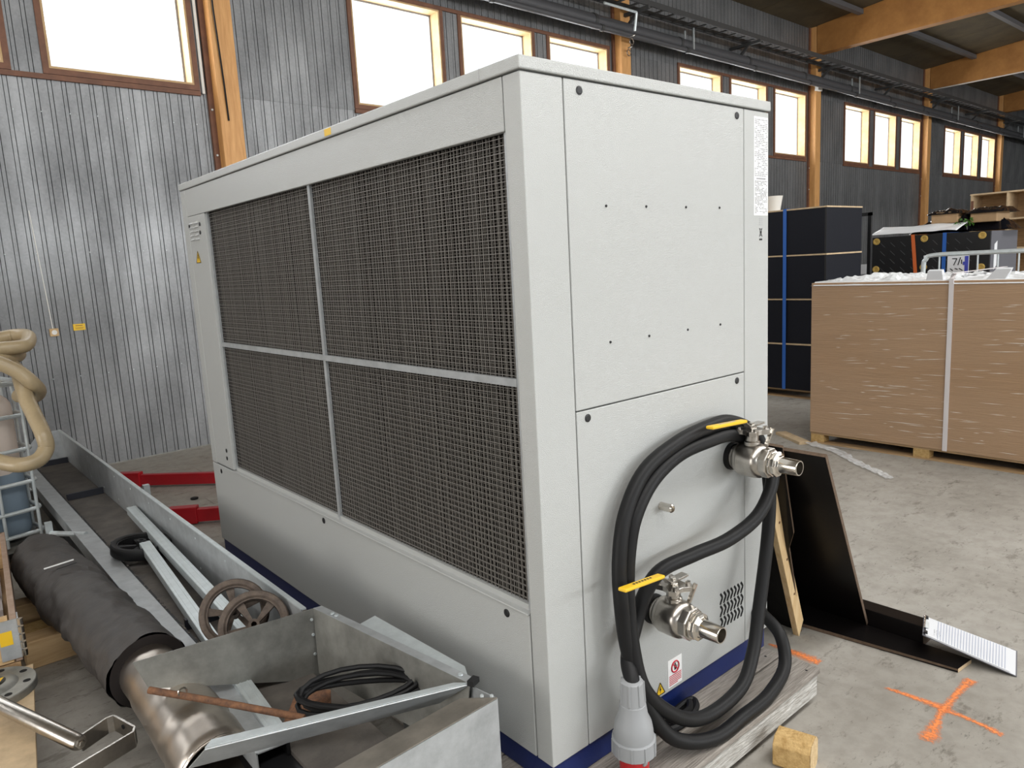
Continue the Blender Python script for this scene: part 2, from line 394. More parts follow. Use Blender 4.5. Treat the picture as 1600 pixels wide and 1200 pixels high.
B(X1, X1+.2, YF, 7.5, 0, 9).build('wall_right', 'cladding', kind='structure')
yr = (WALL_Y+YF)/2; zr = EAVE + SLOPE*(WALL_Y-yr)
roof = bpy.data.objects.new('ceiling', None); COL.objects.link(roof); roof['kind'] = 'structure'; roof['_o'] = (0,0,0)
def roof_z(y): return EAVE + SLOPE*(WALL_Y-y) if y > yr else zr - SLOPE*(yr-y)
# roof sheathing boards, panel by panel where the photo looks, one plain field beyond
pan = 0
ys = [7.2, 5.65-.0, 4.24, 2.83, 1.42, 0.0]
for y1, y0 in zip(ys, ys[1:]):
    for k in range(0, 5):
        for h in range(3):
            a = POST0 + k*BAY + h*BAY/3 + .006; b = a + BAY/3 - .012
            MB().add([(a,y0+.006,roof_z(y0)),(b,y0+.006,roof_z(y0)),(b,y1-.006,roof_z(y1)),(a,y1-.006,roof_z(y1)),
                      (a,y0+.006,roof_z(y0)+.03),(b,y0+.006,roof_z(y0)+.03),(b,y1-.006,roof_z(y1)+.03),(a,y1-.006,roof_z(y1)+.03)],
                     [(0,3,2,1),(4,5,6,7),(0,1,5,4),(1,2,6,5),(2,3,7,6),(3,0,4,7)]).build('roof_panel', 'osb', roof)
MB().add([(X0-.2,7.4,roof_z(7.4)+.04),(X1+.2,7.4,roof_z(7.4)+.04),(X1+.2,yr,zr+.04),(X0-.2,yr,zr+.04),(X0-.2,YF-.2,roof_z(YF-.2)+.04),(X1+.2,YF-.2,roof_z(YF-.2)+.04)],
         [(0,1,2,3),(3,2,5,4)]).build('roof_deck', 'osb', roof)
# timber columns and tapered beams
names = ['beside the largest window at far left', 'just behind the machine lid', 'with a small white box, above the dark crates', 'between two triple window groups at right', 'farthest right, nearest the hall corner']
for k in range(0, 5):
    u = POST0 + k*BAY
    t_ = thing('timber_column', wall_pt(u, 0, 0), 'orange laminated timber column '+names[k], 'column', 'timber columns of the window wall', WALL_TH)
    t_['_o'] = (0,0,0)
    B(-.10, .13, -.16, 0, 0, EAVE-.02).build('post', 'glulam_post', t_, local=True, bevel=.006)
    B(-.155, -.10, -.04, 0, 0, EAVE-.02).build('edge_board', 'trim_brown', t_, local=True)
    mb = MB()
    for z in (.6,1.4,2.2,3.0,3.45): mb.lathe((-.128, -.04, z), (0,-1,0), [(0,.012),(.008,.012),(.011,.006)], 8)
    mb.build('bolt', 'zinc', t_, local=True)
for k, nm in ((2, 'nearest orange laminated timber roof beam at the top right'), (3, 'middle orange laminated timber roof beam at the right edge'), (4, 'farthest orange laminated timber roof beam, only its end showing')):
    u = POST0 + k*BAY; t_ = thing('roof_beam', wall_pt(u, -.17, 5.75), nm, 'beam', 'timber roof beams')
    c0 = wall_pt(u, 0, 0); x0, x1 = c0.x-.10, c0.x+.12; ya = WALL_Y-.17+u*math.sin(WALL_TH); yb = yr
    nl = 5     # glued lamellas run the length of the beam
    za, zb_ = roof_z(ya)-.002, roof_z(yb)-.002
    MB().add([(x0,ya,5.75),(x1,ya,5.75),(x1,yb,5.75),(x0,yb,5.75),(x0,ya,za),(x1,ya,za),(x1,yb,zb_),(x0,yb,zb_)],
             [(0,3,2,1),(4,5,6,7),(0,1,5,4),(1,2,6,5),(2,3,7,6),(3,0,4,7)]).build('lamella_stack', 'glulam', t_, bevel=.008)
    MB().box(x0+.0, x1-.0, ya-.02, ya+.17, 5.70, 5.749).build('bearing_plate', 'trim_brown', t_)
    if k == 3: MB().tube([(x0+.03, ya, 5.735), (x0+.03, 2, 5.735)], .014, 8).build('cable_conduit', 'conduit_white', t_, smooth=True)
for j, y in enumerate((5.65, 4.24, 2.83)):
    for k in (1, 2, 3):
        a = wall_pt(POST0+k*BAY, 0, 0).x+.125; b = wall_pt(POST0+(k+1)*BAY, 0, 0).x-.105; z = roof_z(y)
        o = MB(); o.box(a, b, y-.05, y+.05, z-.11, z-.02)
        o.build('roof_purlin', 'purlin', label='grey steel roof purlin, %s row from the wall, %s' % (('first','second','third')[j], ('before the nearest beam','between nearest and middle beams','beyond the middle beam')[k-1]), category='purlin', group='roof purlins')
# cable ladder on brackets, two pipes below
t_ = thing('cable_ladder', wall_pt(15, -.45, 5.5), 'dark steel cable ladder running high along the window wall', 'cable ladder')
A0, A1 = 2.0, 31.0
for v in (-.60, -.30):
    MB().bar(wall_pt(A0, v, 5.5), wall_pt(A1, v, 5.5), .025, .08).build('side_rail', 'ladder', t_)
rung = None
for i in range(0, 97):
    u = A0 + .15 + i*.30
    if rung is None:
        rung = MB().bar(wall_pt(u, -.60, 5.47), wall_pt(u, -.30, 5.47), .035, .02).build('rung', 'ladder', t_)
        ru = u
    else:
        r = rung.copy(); COL.objects.link(r); r.parent = t_; d = wall_pt(u,0,0)-wall_pt(ru,0,0); r.location = rung.location + d
for k in range(1, 5):
    for du in (0, 3.2):
        u = POST0+k*BAY+du
        MB().bar(wall_pt(u, -.64, 5.435), wall_pt(u, -.02, 5.435), .05, .05).bar(wall_pt(u, -.40, 5.42), wall_pt(u, -.02, 5.10), .04, .04).build('bracket', 'ladder', t_)
for v, z, r, nm in ((-.20, 5.24, .10, 'thick dark grey pipe under the cable ladder'), (-.37, 5.10, .04, 'thin grey pipe below the thick one on the window wall')):
    t_ = thing('wall_pipe', wall_pt(15, v, z), nm, 'pipe', 'pipes along the window wall')
    MB().tube([wall_pt(A0-1+i*3.3, v, z-.012*i) for i in range(11)], r, 14).build('pipe_run', 'pipe_grey', t_, smooth=True)
    for i in range(13):
        u = A0 + 1 + i*2.12; zz = z-.012*(u-A0+1)/3.3
        MB().tube([wall_pt(u-.03, v, zz), wall_pt(u+.03, v, zz)], r+.010, 14).build('coupling', 'ladder', t_, smooth=True)
        if i % 3 == 0: MB().bar(wall_pt(u+.2, v, zz+r), wall_pt(u+.2, v, 5.45), .02, .02, up=(1,0,0)).build('hanger', 'zinc', t_)
# things on the wall
t_ = thing('valve_rod', wall_pt(8.15, -.12, 4.4), 'thin white riser pipe with a hooked steel rod beside the column behind the lid', 'pipe')
MB().tube([wall_pt(8.195, -.10, 2.5), wall_pt(8.195, -.10, 5.0)], .022, 10).build('riser', 'conduit_white', t_, smooth=True)
MB().tube([wall_pt(7.0, -.64, 5.30), wall_pt(7.72, -.64, 5.30)], .018, 8).tube([wall_pt(7.72, -.64, 5.30), wall_pt(7.72, -.60, 5.05)], .018, 8).build('rod', 'zinc', t_, smooth=True)
for i in range(4):
    mb = MB(); c_ = wall_pt(7.74+.1*i, -.55+.11*i, 5.0-.04*i); mb.tube([c_+Vector((.045*math.cos(a), 0 if i % 2 else .03*math.sin(a), .045*math.sin(a) if i % 2 else .02*math.cos(a))) for a in [2*math.pi*j/10 for j in range(10)]], .008, 6, closed=True)
    mb.build('chain_link', 'steel', t_, smooth=True)
mb = MB(); mb.obox(wall_pt(14.34, -.20, 5.08), (.09,0,0), (0,.04,0), (.01,0,.07)); mb.build('junction_box', 'conduit_white', label='small white junction box on the column above the dark crates', category='junction box', bevel=.006)
mb = MB(); mb.tube([wall_pt(1.47, -.03, 3.6), wall_pt(1.47, -.03, 5.6)], .016, 10); mb.build('conduit', 'conduit_white', label='white cable conduit beside the column at far left', category='conduit', smooth=True)
mb = MB(); mb.tube([wall_pt(1.60, -.18, 5.6), wall_pt(1.60, -.18, 4.4), wall_pt(1.63, -.175, 3.7), wall_pt(1.64, -.17, 3.33)], .009, 8); mb.build('hanging_cable', 'rubber', label='thin black cable hanging down the leftmost timber column', category='cable', smooth=True)
t_ = thing('wall_socket', wall_pt(-.15, 0, 1.33), 'cream square wall socket on the metal cladding', 'socket'); t_['_o'] = (0,0,0); t_.rotation_euler.z = WALL_TH
B(-.036, .036, -.022, .0, -.036, .036).build('plate', 'reveal', t_, local=True, bevel=.004)
MB().lathe((0,-.0215,0), (0,-1,0), [(0,.022),(.003,.022),(.0031,.015),(.0015,.0)], 16).build('face', 'conduit_white', t_, local=True)
MB().tube([(-.006,-.006,.036), (-.02,-.004,.4), (-.05,-.004,1.1)], .004, 6).build('lead_wire', 'conduit_white', t_, local=True)
t_ = thing('wall_sign', wall_pt(.06, 0, 1.36), 'small yellow notice stuck on the metal cladding', 'sign'); t_['_o'] = (0,0,0); t_.rotation_euler.z = WALL_TH
B(-.05, .05, -.008, -.002, -.03, .03).build('panel', 'yellow', t_, local=True)
mb = MB(); mb.box(-.03,.03,-.009,-.008,.012,.017); mb.box(-.036,.036,-.009,-.008,-.006,-.003); mb.box(-.03,.03,-.009,-.008,-.016,-.013); mb.build('print', 'trim_brown', t_, local=True)

# ------------------------------------------------------------------ the chiller
ch = thing('industrial_chiller', (0, 0, .145), 'large light grey chiller cabinet with mesh air intake and blue base on a pallet', 'chiller')
CW, CL, Z0, Z1 = 1.19, 2.81, .23, 2.205
base = B(.008, CW-.008, .008, CL-.008, .1462, Z0).build('base_frame', 'blue', ch, label='dark blue base frame', bevel=.004)
mb = MB(); mb.box(.115, CW-.022, .022, CL-.022, Z0, Z1); mb.box(.022, .115, .022, .07, Z0, Z1); mb.box(.022, .115, 2.48, CL-.022, Z0, Z1); mb.box(.022, .115, .07, 2.48, Z0, .685); mb.box(.022, .115, .07, 2.48, 2.07, Z1)
mb.build('carcass', 'carcass', ch)
g = .002
lid = B(-.006, CW+.006, -.006, CL+.006, 2.209, 2.243).build('lid', 'paint', ch, bevel=.004)
B(-.0065, -.0058, .157, .159, 2.209, 2.243).build('lid_seam', 'print_grey', lid)
mb = MB(); mb.box(-.0068, -.006, 1.02, 1.07, 2.214, 2.238); mb.build('dried_paint', 'yellow', lid, label='small yellow paint smear')
B(0, .155-g, 0, .071-g, Z0, Z1).build('corner_post', 'paint', ch, bevel=.003)
B(1.03+g, CW, 0, .071, Z0, Z1).build('corner_post', 'paint', ch, bevel=.003)
B(0, .05, 2.735+g, CL, .695, Z1).build('corner_post', 'paint', ch, bevel=.003)
B(CW-.02, CW, .071+g, CL, Z0, Z1).build('rear_panel', 'paint', ch, bevel=.003)
B(.05+g, CW-.022, CL-.02, CL, Z0, Z1).build('end_panel', 'paint', ch, bevel=.003)
up = B(.155+g, 1.03-g, 0, .02, 1.287+g, Z1).build('upper_panel', 'paint', ch, bevel=.0025)
lo = B(.155+g, 1.03-g, 0, .02, Z0, 1.287-g).build('lower_panel', 'paint', ch, bevel=.0025)
band = B(0, .02, .071+g, 2.735-g, 2.066, Z1).build('top_band', 'paint', ch, bevel=.0025)
colm = B(0, .02, 2.472, 2.735-g, .697+g, 2.066-g).build('side_cover', 'paint', ch, bevel=.0025)
bot = B(0, .02, .073+g, CL, Z0, .690).build('bottom_panel', 'paint', ch, bevel=.0025)
def cap(par, x, y, z, ax, r=.0105):
    MB().lathe((x, y, z), ax, [(0, r), (.002, r), (.0032, r*.7)], 14).build('screw_cap', 'black', par)
for x, z in ((.216,2.178),(.986,2.178)): cap(up, x, 0, z, (0,-1,0), .012)
for x, z in ((.202,1.262),(.98,1.262)): cap(lo, x, 0, z, (0,-1,0), .012)
for z in (1.87, 1.474):
    for x in (.311, .492, .692, .879): cap(up, x, 0, z, (0,-1,0), .004)
for y, z in ((.178,.664),(1.408,.667),(2.677,.657)): cap(bot, 0, y, z, (-1,0,0), .013)
for y, z in ((2.551,.796),(2.555,.752),(2.72,2.013),(2.55,2.014),(2.556,1.972)): cap(colm, 0, y, z, (-1,0,0), .011)
# louvres in the side cover
for i in range(5):
    for j in range(2):
        y = 2.60 + j*.075; z = 2.025 - i*.021
        MB().add([(0,y-.03,z-.006),(0,y+.03,z-.006),(-.009,y+.03,z-.003),(-.009,y-.03,z-.003),(0,y-.03,z+.007),(0,y+.03,z+.007)],
                 [(0,1,2,3),(3,2,5,4),(0,3,4),(1,5,2),(0,4,5,1)]).build('louvre', 'paint', colm)
def warning(par, P, u, v, s, nrm):
    P, u, v, nrm = Vector(P), Vector(u), Vector(v), Vector(nrm)
    a = MB().quad([P-u*s*.5-v*s*.4, P+u*s*.5-v*s*.4, P+v*s*.5], .0006).build('warning_sticker', 'yellow', par, label='yellow warning triangle')
    q = P+nrm*.0012
    MB().quad([q+(u*x+v*y)*s for x, y in ((.0,.22),(-.10,-.06),(-.01,-.06),(-.04,-.30),(.10,.02),(.01,.02),(.07,.22))], .0004).build('bolt_print', 'print_black', a)
    t = s*.05
    mb = MB()
    for A_, B_ in (((-.5,-.4),(.5,-.4)),((.5,-.4),(0,.5)),((0,.5),(-.5,-.4))):
        mb.bar(q+(u*A_[0]+v*A_[1])*s*.97, q+(u*B_[0]+v*B_[1])*s*.97, t, .0005, up=nrm)
    mb.build('border_print', 'print_black', a)
warning(colm, (-.0012, 2.632, 1.845), (0,-1,0), (0,0,1), .07, (-1,0,0))
warning(lo, (.506, -.0012, .262), (1,0,0), (0,0,1), .05, (0,-1,0))
# air intake: dark coil, woven mesh, galvanised frame bars
B(.06, .115, .072, 2.475, .69, 2.068).build('coil', 'coil', ch)
mb = MB(); sp_ = .0192; ny = int(2.38/sp_); nzz = int(1.345/sp_); r = .0008
for i in range(ny+1):
    y = .085 + i*sp_ + random.uniform(-.0015, .0015); mb.bar((.024+random.uniform(-.001,.001), y, .705), (.024, y+random.uniform(-.003,.003), 2.066), r*2, r*2, up=(1,0,0))
for i in range(nzz+1):
    z = .712 + i*sp_; mb.bar((.0215, .078, z), (.0215, 2.47, z+random.uniform(-.003,.003)), r*2, r*2, up=(1,0,0))
mb.build('wire_mesh', 'wire', ch, kind='stuff')
mb = MB()
for i in range(ny*2):
    y = .080 + i*sp_*.5 + random.uniform(-.002, .002); k2 = random.uniform(-.004,.004); mb.bar((.033, y, .705), (.033, y+k2, 2.066), .0022, .0016, up=(1,0,0))
for i in range(nzz):
    z = .712 + (i+.5)*sp_; mb.bar((.031, .078, z), (.031, 2.47, z+random.uniform(-.004,.004)), .0016, .0022, up=(1,0,0))
mb.build('hatch_mesh', 'wire_dull', ch, kind='stuff')  # second wire layer, added behind the mesh to give its dark hatch
mb = MB(); sp2 = .0125
for i in range(int(2.38/sp2)):
    y = .08 + i*sp2; mb.add([(.034,y,.70),(.06,y+.006,.70),(.06,y+.006,2.066),(.034,y,2.066)], [(0,1,2,3)])
mb.build('coil_fin', 'coil', ch, kind='stuff')
for args in ((.012,.022,.0745,.088,.70,2.066),(.012,.024,1.272,1.292,.70,2.066),(.010,.022,.088,2.47,1.374,1.397),(.012,.022,2.458,2.471,.70,2.066)):
    B(*args).build('frame_bar', 'galv', ch)
B(-.006, .03, .075, 2.472, .6905, .697).build('sill_strip', 'paint', ch, bevel=.002)
B(.014, .03, .075, 2.472, .697, .716).build('sill_channel', 'paint', ch)
# air vent slots in the end panel
for rI in range(3):
    for cI in range(7):
        x = .872 + cI*.0225; z = .462 - rI*.048
        pts = [(x + .006*math.sin(t*2*math.pi-1.2), -.0008, z + .021*(1-2*t)) for t in [q/8 for q in range(9)]]
        mb = MB()
        for a, b in zip(pts, pts[1:]): mb.bar(a, b, .0085, .0016, up=(0,1,0))
        mb.build('vent_slot', 'hole', lo)
# printed labels
pl = B(1.092, 1.184, -.001, 0, 1.845, 2.186).build('rating_label', 'sticker', ch, label='tall printed rating label')
mb = MB(); z = 2.176; random.seed(3)
while z > 1.852:
    if not (1.965 < z < 1.983):
        x = 1.098
        while x < 1.176:
            w = random.choice((.004,.007,.011,.015)); w = min(w, 1.179-x)
            if random.random() < .72: mb.box(x, x+w, -.0014, -.001, z-.0016, z+.0016)
            x += w + .003
    z -= .0062 if z > 1.985 else .0048
mb.box(1.096, 1.18, -.0013, -.001, 1.984, 1.9846); mb.box(1.096, 1.18, -.0013, -.001, 1.9635, 1.9641); mb.box(1.108, 1.168, -.0014, -.001, 1.971, 1.9765)
for x in (1.096, 1.124, 1.152, 1.18): mb.box(x-.0003, x+.0003, -.0013, -.001, 1.985, 2.155)
mb.build('small_print', 'print_grey', pl, kind='stuff')
mb = MB()
for i in range(4): mb.box(1.128, 1.150, -.0006, 0, 1.832-i*.007, 1.8345-i*.007)
mb.build('small_print', 'print_grey', ch, kind='stuff')
q = MB()    # crossed-out wheeled bin
for a, b in (((1.129,1.800),(1.147,1.770)),((1.147,1.800),(1.129,1.770)),((1.131,1.797),(1.145,1.797)),((1.133,1.797),(1.135,1.774)),((1.143,1.797),(1.141,1.774)),((1.135,1.774),(1.141,1.774))):
    q.bar((a[0],-.0006,a[1]),(b[0],-.0006,b[1]),.002,.0008,up=(0,1,0))
q.box(1.129,1.147,-.0009,-.0001,1.757,1.763)
q.build('bin_symbol', 'print_black', ch, label='crossed-out wheeled bin symbol')
st = MB().quad([(.551,-.001,.243),(.628,-.001,.243),(.628,-.001,.345),(.551,-.001,.345)], .0008).build('prohibition_sticker', 'sticker', lo, label='white sticker with a red prohibition sign')
c0 = Vector((.5895, -.0022, .312))
MB().tube([c0+Vector((.020*math.cos(a), 0, .020*math.sin(a))) for a in [2*math.pi*j/28 for j in range(28)]], .0026, 6, closed=True).bar(c0+Vector((-.014,0,.014)), c0+Vector((.014,0,-.014)), .004, .0012, up=(0,1,0)).build('prohibition_sign', 'print_red', st)
MB().box(.585,.594,-.0022,-.0016,.300,.318).lathe((.5895,-.0016,.322), (0,-1,0), [(0,.004),(.0006,.004)], 10).box(.597,.600,-.0022,-.0016,.303,.316).build('figure_print', 'print_black', st)
mb = MB()
for i in range(6): mb.box(.556, .623-(.02 if i == 5 else 0), -.0022, -.0016, .283-i*.0065, .2855-i*.0065)
mb.build('text_print', 'print_red', st)

# ball valves on the end panel
def valve(X, Z, hz, hx0, hx1):
    ax = (0,-1,0)
    body = MB().lathe((X,0,Z), ax, [(.012,.042),(.028,.044),(.032,.052),(.044,.0575),(.050,.0575),(.054,.061),(.110,.062),(.124,.059),(.136,.049),(.140,.042)], 32).build('ball_valve', 'steel', ch, smooth=True, label='stainless ball valve with a yellow lever')
    MB().lathe((X,0,Z), ax, [(-.002,.050),(.010,.050),(.016,.046),(.016,.041)], 28).build('rubber_grommet', 'rubber', body, smooth=True)
    MB().lathe((X,0,Z), ax, [(.134,.046),(.136,.054),(.160,.054),(.163,.049)], 8).build('hex_end', 'steel', body, bevel=.0015)
    MB().lathe((X,0,Z), ax, [(.160,.040),(.166,.046),(.172,.046),(.174,.041),(.178,.041),(.180,.0445),(.188,.0445),(.192,.034),(.200,.030)], 10).build('lock_nut', 'nickel', body, bevel=.001)
    MB().lathe((X,0,Z), ax, [(.192,.0285),(.262,.0265),(.264,.0255),(.264,.0222),(.205,.0222),(.205,.001)], 28).build('hose_nipple', 'nickel', body, smooth=True)
    MB().lathe((X,-.085,Z+.045), (0,0,1), [(0,.028),(.022,.028),(.026,.023),(.062,.023)], 20).build('stem_neck', 'steel', body, smooth=True)
    zt = Z + .112
    # star-shaped mounting pad
    pts = []
    for j in range(16):
        a = 2*math.pi*j/16 + math.pi/8; rr_ = .060 if j % 4 in (0, 1) else .038
        pts.append((X+rr_*math.cos(a), -.085+rr_*math.sin(a), zt))
    MB().quad(pts, .017).build('mounting_pad', 'steel', body, bevel=.0015)
    MB().bar((X+.034,-.12,Z+.05), (X+.05,-.135,zt), .008, .012, up=(0,1,0)).build('stop_bracket', 'nickel', body)
    MB().lathe((X,-.085,zt), (0,0,1), [(0,.018),(.008,.018),(.008,.010),(.022,.010)], 6).build('stem_nut', 'nickel', body, bevel=.001)
    for sx, sy in ((1,1),(1,-1),(-1,1),(-1,-1)):
        MB().lathe((X+sx*.033,-.085+sy*.033,zt), (0,0,1), [(0,.009),(.009,.009),(.010,.005)], 6).build('pad_bolt', 'steel', body)
    z2 = zt + .012
    MB().obox((X+.02,-.083,z2), (.045,0,0), (0,.014,0), (0,0,.004)).bar((X-.02,-.085,z2), Vector(hx1)-(Vector(hx1)-Vector(hx0))*.05, .022, .004).build('lever', 'steel', body, bevel=.001)
    hb = MB().bar(hx0, hx1, .028, .011).build('lever_sleeve', 'yellow', body, bevel=.004, label='yellow plastic lever sleeve')
    mb = MB()
    for i in range(7):
        a = .28 + i*.07; mb.obox(Vector(hx0)*(1-a)+Vector(hx1)*a+Vector((0,0,.0055)), (.0045,0,0), (0,.0032,0), (0,0,.0008))
    mb.build('raised_print', 'print_grey' if hz > 1 else 'print_black', hb, kind='stuff')
valve(.94, .991, 1.14, (.635,-.120,1.168), (.866,-.100,1.146))
valve(.479, .567, .73, (.160,-.150,.788), (.388,-.110,.744))
tap = MB().lathe((.531,0,.908), (0,-1,0), [(-.01,.014),(.046,.014),(.048,.012),(.050,.010),(.040,.010),(.040,.0005)], 16).build('drain_nipple', 'nickel', ch, smooth=True)
MB().lathe((1.105,0,.325), (0,-1,0), [(-.01,.034),(.012,.034),(.014,.028),(.035,.028)], 12).build('cable_gland', 'black', ch, smooth=True)

# ------------------------------------------------------------------ power cable with plug
pc = thing('power_cable', (.6, -.17, .145), 'thick black rubber power cable looped over the valves, with a grey and red plug', 'cable')
cp = [(1.105,-.03,.325),(1.075,-.12,.285),(1.02,-.17,.20),(.86,-.20,.170),(.70,-.205,.170),(.52,-.20,.170),(.37,-.16,.225),(.296,-.115,.355),(.260,-.08,.527),(.244,-.07,.697),(.255,-.06,.833),(.302,-.05,.959),(.402,-.045,1.066),(.566,-.045,1.122),(.742,-.038,1.140),(.890,-.034,1.132),(1.040,-.045,1.050),(1.069,-.075,.884),(1.040,-.09,.697),(.937,-.115,.439),(.854,-.14,.305),(.733,-.165,.235),(.534,-.165,.225),(.395,-.15,.285),(.290,-.115,.405),(.272,-.085,.552),(.280,-.065,.714),(.298,-.06,.844),(.335,-.06,.945),(.425,-.055,1.030),(.565,-.048,1.080),(.742,-.040,1.090),(.900,-.036,1.082),(1.010,-.05,1.022),(1.045,-.105,.925),(.912,-.135,.817),(.733,-.13,.770),(.563,-.105,.758),(.429,-.075,.737),(.369,-.055,.666),(.326,-.05,.575),(.262,-.075,.505),(.228,-.12,.46),(.226,-.12,.43)]
MB().tube(spline(cp, 7), .0235, 14).build('cable', 'rubber', pc, smooth=True)
mb = MB(); mb.lathe((.226,-.12,.47), (0,0,-1), [(0,.029),(.004,.034),(.06,.037),(.078,.039)], 14); cg = mb.build('clamp_collar', 'plug_grey', pc, smooth=True)
for j in range(7):
    a = 2*math.pi*j/7; MB().bar((.226+.034*math.cos(a),-.12+.034*math.sin(a),.468), (.226+.037*math.cos(a),-.12+.037*math.sin(a),.40), .008, .006, up=(math.cos(a),math.sin(a),0)).build('grip_rib', 'plug_grey', cg, bevel=.002)
pb = MB().lathe((.226,-.12,.395), (0,0,-1), [(-.003,.036),(.0,.040),(.035,.045),(.06,.056),(.085,.060),(.105,.061),(.112,.0605)], 28).build('plug_body', 'plug_grey', pc, smooth=True)
rg = MB().lathe((.226,-.12,.287), (0,0,-1), [(0,.0605),(.004,.0665),(.048,.0675),(.052,.064)], 28).build('locking_ring', 'plug_grey', pc, smooth=True)
for j in range(10):
    a = 2*math.pi*j/10; MB().bar((.226+.066*math.cos(a),-.12+.066*math.sin(a),.283), (.226+.067*math.cos(a),-.12+.067*math.sin(a),.239), .006, .005, up=(math.cos(a),math.sin(a),0)).build('ring_rib', 'plug_grey', rg)
MB().lathe((.226,-.12,.237), (0,0,-1), [(-.01,.045),(.04,.045),(.091,.044)], 24).build('contact_shroud', 'plug_red', pc, smooth=True, label='red contact shroud of the plug')
MB().bar((.222,-.166,.236), (.222,-.166,.212), .016, .006, up=(0,1,0)).build('keyway', 'plug_grey', pc)
# slack of thin black cable lying under the loop
mb = MB().tube(spline([(.42,.0,.165),(.46,-.06,.158),(.55,-.075,.158),(.64,-.05,.158),(.66,-.015,.160),(.56,-.02,.165),(.50,-.04,.17),(.58,-.06,.175),(.63,-.03,.172)], 6), .012, 8)
mb.build('sensor_cable', 'rubber', label='thin black cable bunched on the pallet under the loop', category='cable', smooth=True)

# ------------------------------------------------------------------ weathered pallet
pt = thing('pallet', (.57, 1.3, 0), 'old grey weathered wooden pallet carrying the chiller', 'pallet')
y = -.224; i = 0; PX0, PX1 = -.06, 1.185
while y < 2.95:
    w = (.155, .17, .15, .165, .16)[i % 5]
    B(PX0+random.uniform(-.004,.004), PX1-(0 if i == 0 else random.uniform(0,.012)), y, y+w-.007, .123, .145).build('deck_board', 'weathered', pt, bevel=.003); y += w; i += 1
for yy in (-.218, .75, 1.75, 2.78):
    B(PX0, PX1-.01, yy, yy+.075, .036, .123).build('bearer', 'weathered_white', pt, bevel=.004)
for xx in (PX0+.02, .52, PX1-.13):
    B(xx, xx+.10, -.19, 2.9, 0, .036).build('skid', 'weathered', pt, bevel=.003)
mb = MB()
for x in (1.12, .62, .10):
    for yy in (-.195, -.11, -.035): mb.lathe((x+random.uniform(-.02,.02), yy, .1441), (0,0,1), [(0,.005),(.0012,.005)], 8)
mb.build('nail_head', 'hole', pt, kind='stuff')
# cut pallet block
bl = thing('wood_block', (.80,-.335,0), 'chunky chamfered wood block lying on the concrete in front of the pallet', 'wood block')
d = Vector((.26,-.965,0)); s_ = Vector((.965,.26,0)); hh = .052
prof = [(-hh,.012),(-hh+.012,0),(hh-.012,0),(hh,.012),(hh,.082),(hh-.02,.105),(-hh+.02,.105),(-hh,.082)]
A_ = [Vector((.785,-.272,0)) + s_*a + Vector((0,0,b)) for a, b in prof]; Bq = [p_ + d*.12 for p_ in A_]; k = len(prof)
MB().add(A_+Bq, [tuple(range(k))] + [(i,(i+1) % k,(i+1) % k+k,i+k) for i in range(k)] + [tuple(range(2*k-1,k-1,-1))]).build('block_body', 'block_wood', bl, bevel=.003)
MB().add([p_+d*.0005 for p_ in Bq]+[p_+d*.003 for p_ in Bq], [tuple(range(k)), tuple(range(2*k-1,k-1,-1))] + [(i,(i+1) % k,(i+1) % k+k,i+k) for i in range(k)]).build('end_grain', 'endgrain', bl)

# ------------------------------------------------------------------ right of the chiller
def plate_thing(name, pts, t, mat, edge_mat, label, cat):
    th_ = thing(name, (sum(p[0] for p in pts)/len(pts), sum(p[1] for p in pts)/len(pts), 0), label, cat)
    MB().quad(pts, t).build('face', mat, th_)
    P = [Vector(p) for p in pts]; n = (P[1]-P[0]).cross(P[2]-P[0]).normalized(); c = sum(P, Vector())/len(P)
    for a, b in zip(P, P[1:]+P[:1]):
        out = (b-a).cross(n).normalized()
        if out.dot((a+b)/2-c) < 0: out = -out
        MB().obox((a+b)/2-n*t/2+out*.0008, (b-a)/2, out*.001, n*t/2*.98).build('raw_edge', edge_mat, th_)
    return th_
plate_thing('plywood_sheet', [(1.862,-.10,.018),(1.235,-.205,.955),(1.235,.85,.955),(1.862,.95,.018)], .016, 'film_face', 'ply_edge', 'big black film-faced plywood sheet leaning on the far side of the chiller', 'plywood')
plate_thing('plywood_sheet', [(1.655,.10,.004),(1.424,.036,.49),(1.392,-.001,.575),(1.28,-.026,.85),(1.232,-.04,.975),(1.222,.65,.99),(1.645,.75,.004)], .014, 'film_face', 'ply_edge', 'black plywood offcut with a snipped corner, leaning behind the pale plank', 'plywood')
pk = thing('plank', (1.6,.07,0), 'pale pine plank leaning against the chiller beside the black plywood', 'plank')
a = Vector((1.625,.082,.004)); b = Vector((1.262,.022,.77)); ax = (b-a).normalized(); q = ax.cross(Vector((0,1,0))).normalized()
if q.x < 0: q = -q
yv = q.cross(ax).normalized(); 
if yv.y < 0: yv = -yv
P = [a-q*.028, a+q*.032+ax*.055, b+q*.03, b-q*.028]
MB().add([p_ for p_ in P]+[p_+yv*.028 for p_ in P], [(0,1,2,3),(7,6,5,4),(0,4,5,1),(1,5,6,2),(2,6,7,3),(3,7,4,0)]).build('board', 'pine_z', pk, bevel=.002)
mb = MB()
for t in (.3,.55,.8): mb.lathe(a+(b-a)*t+q*.004-yv*.0005, -yv, [(0,.006),(.0008,.006)], 8)
mb.build('knot', 'rust', pk, kind='stuff')
fb = thing('plywood_strip', (1.78,-.1,0), 'black plywood strip lying flat on the floor with a brown raw edge', 'plywood')
MB().quad([(1.755,-.51,.018),(1.865,-.522,.018),(1.868,.5,.018),(1.640,.5,.018)], .017).build('face', 'film_face', fb)
MB().quad([(1.7545,-.5105,.0165),(1.6385,.5,.0165),(1.6395,.5,.0015),(1.7555,-.5105,.0015)], .002).build('raw_edge', 'ply_edge', fb)
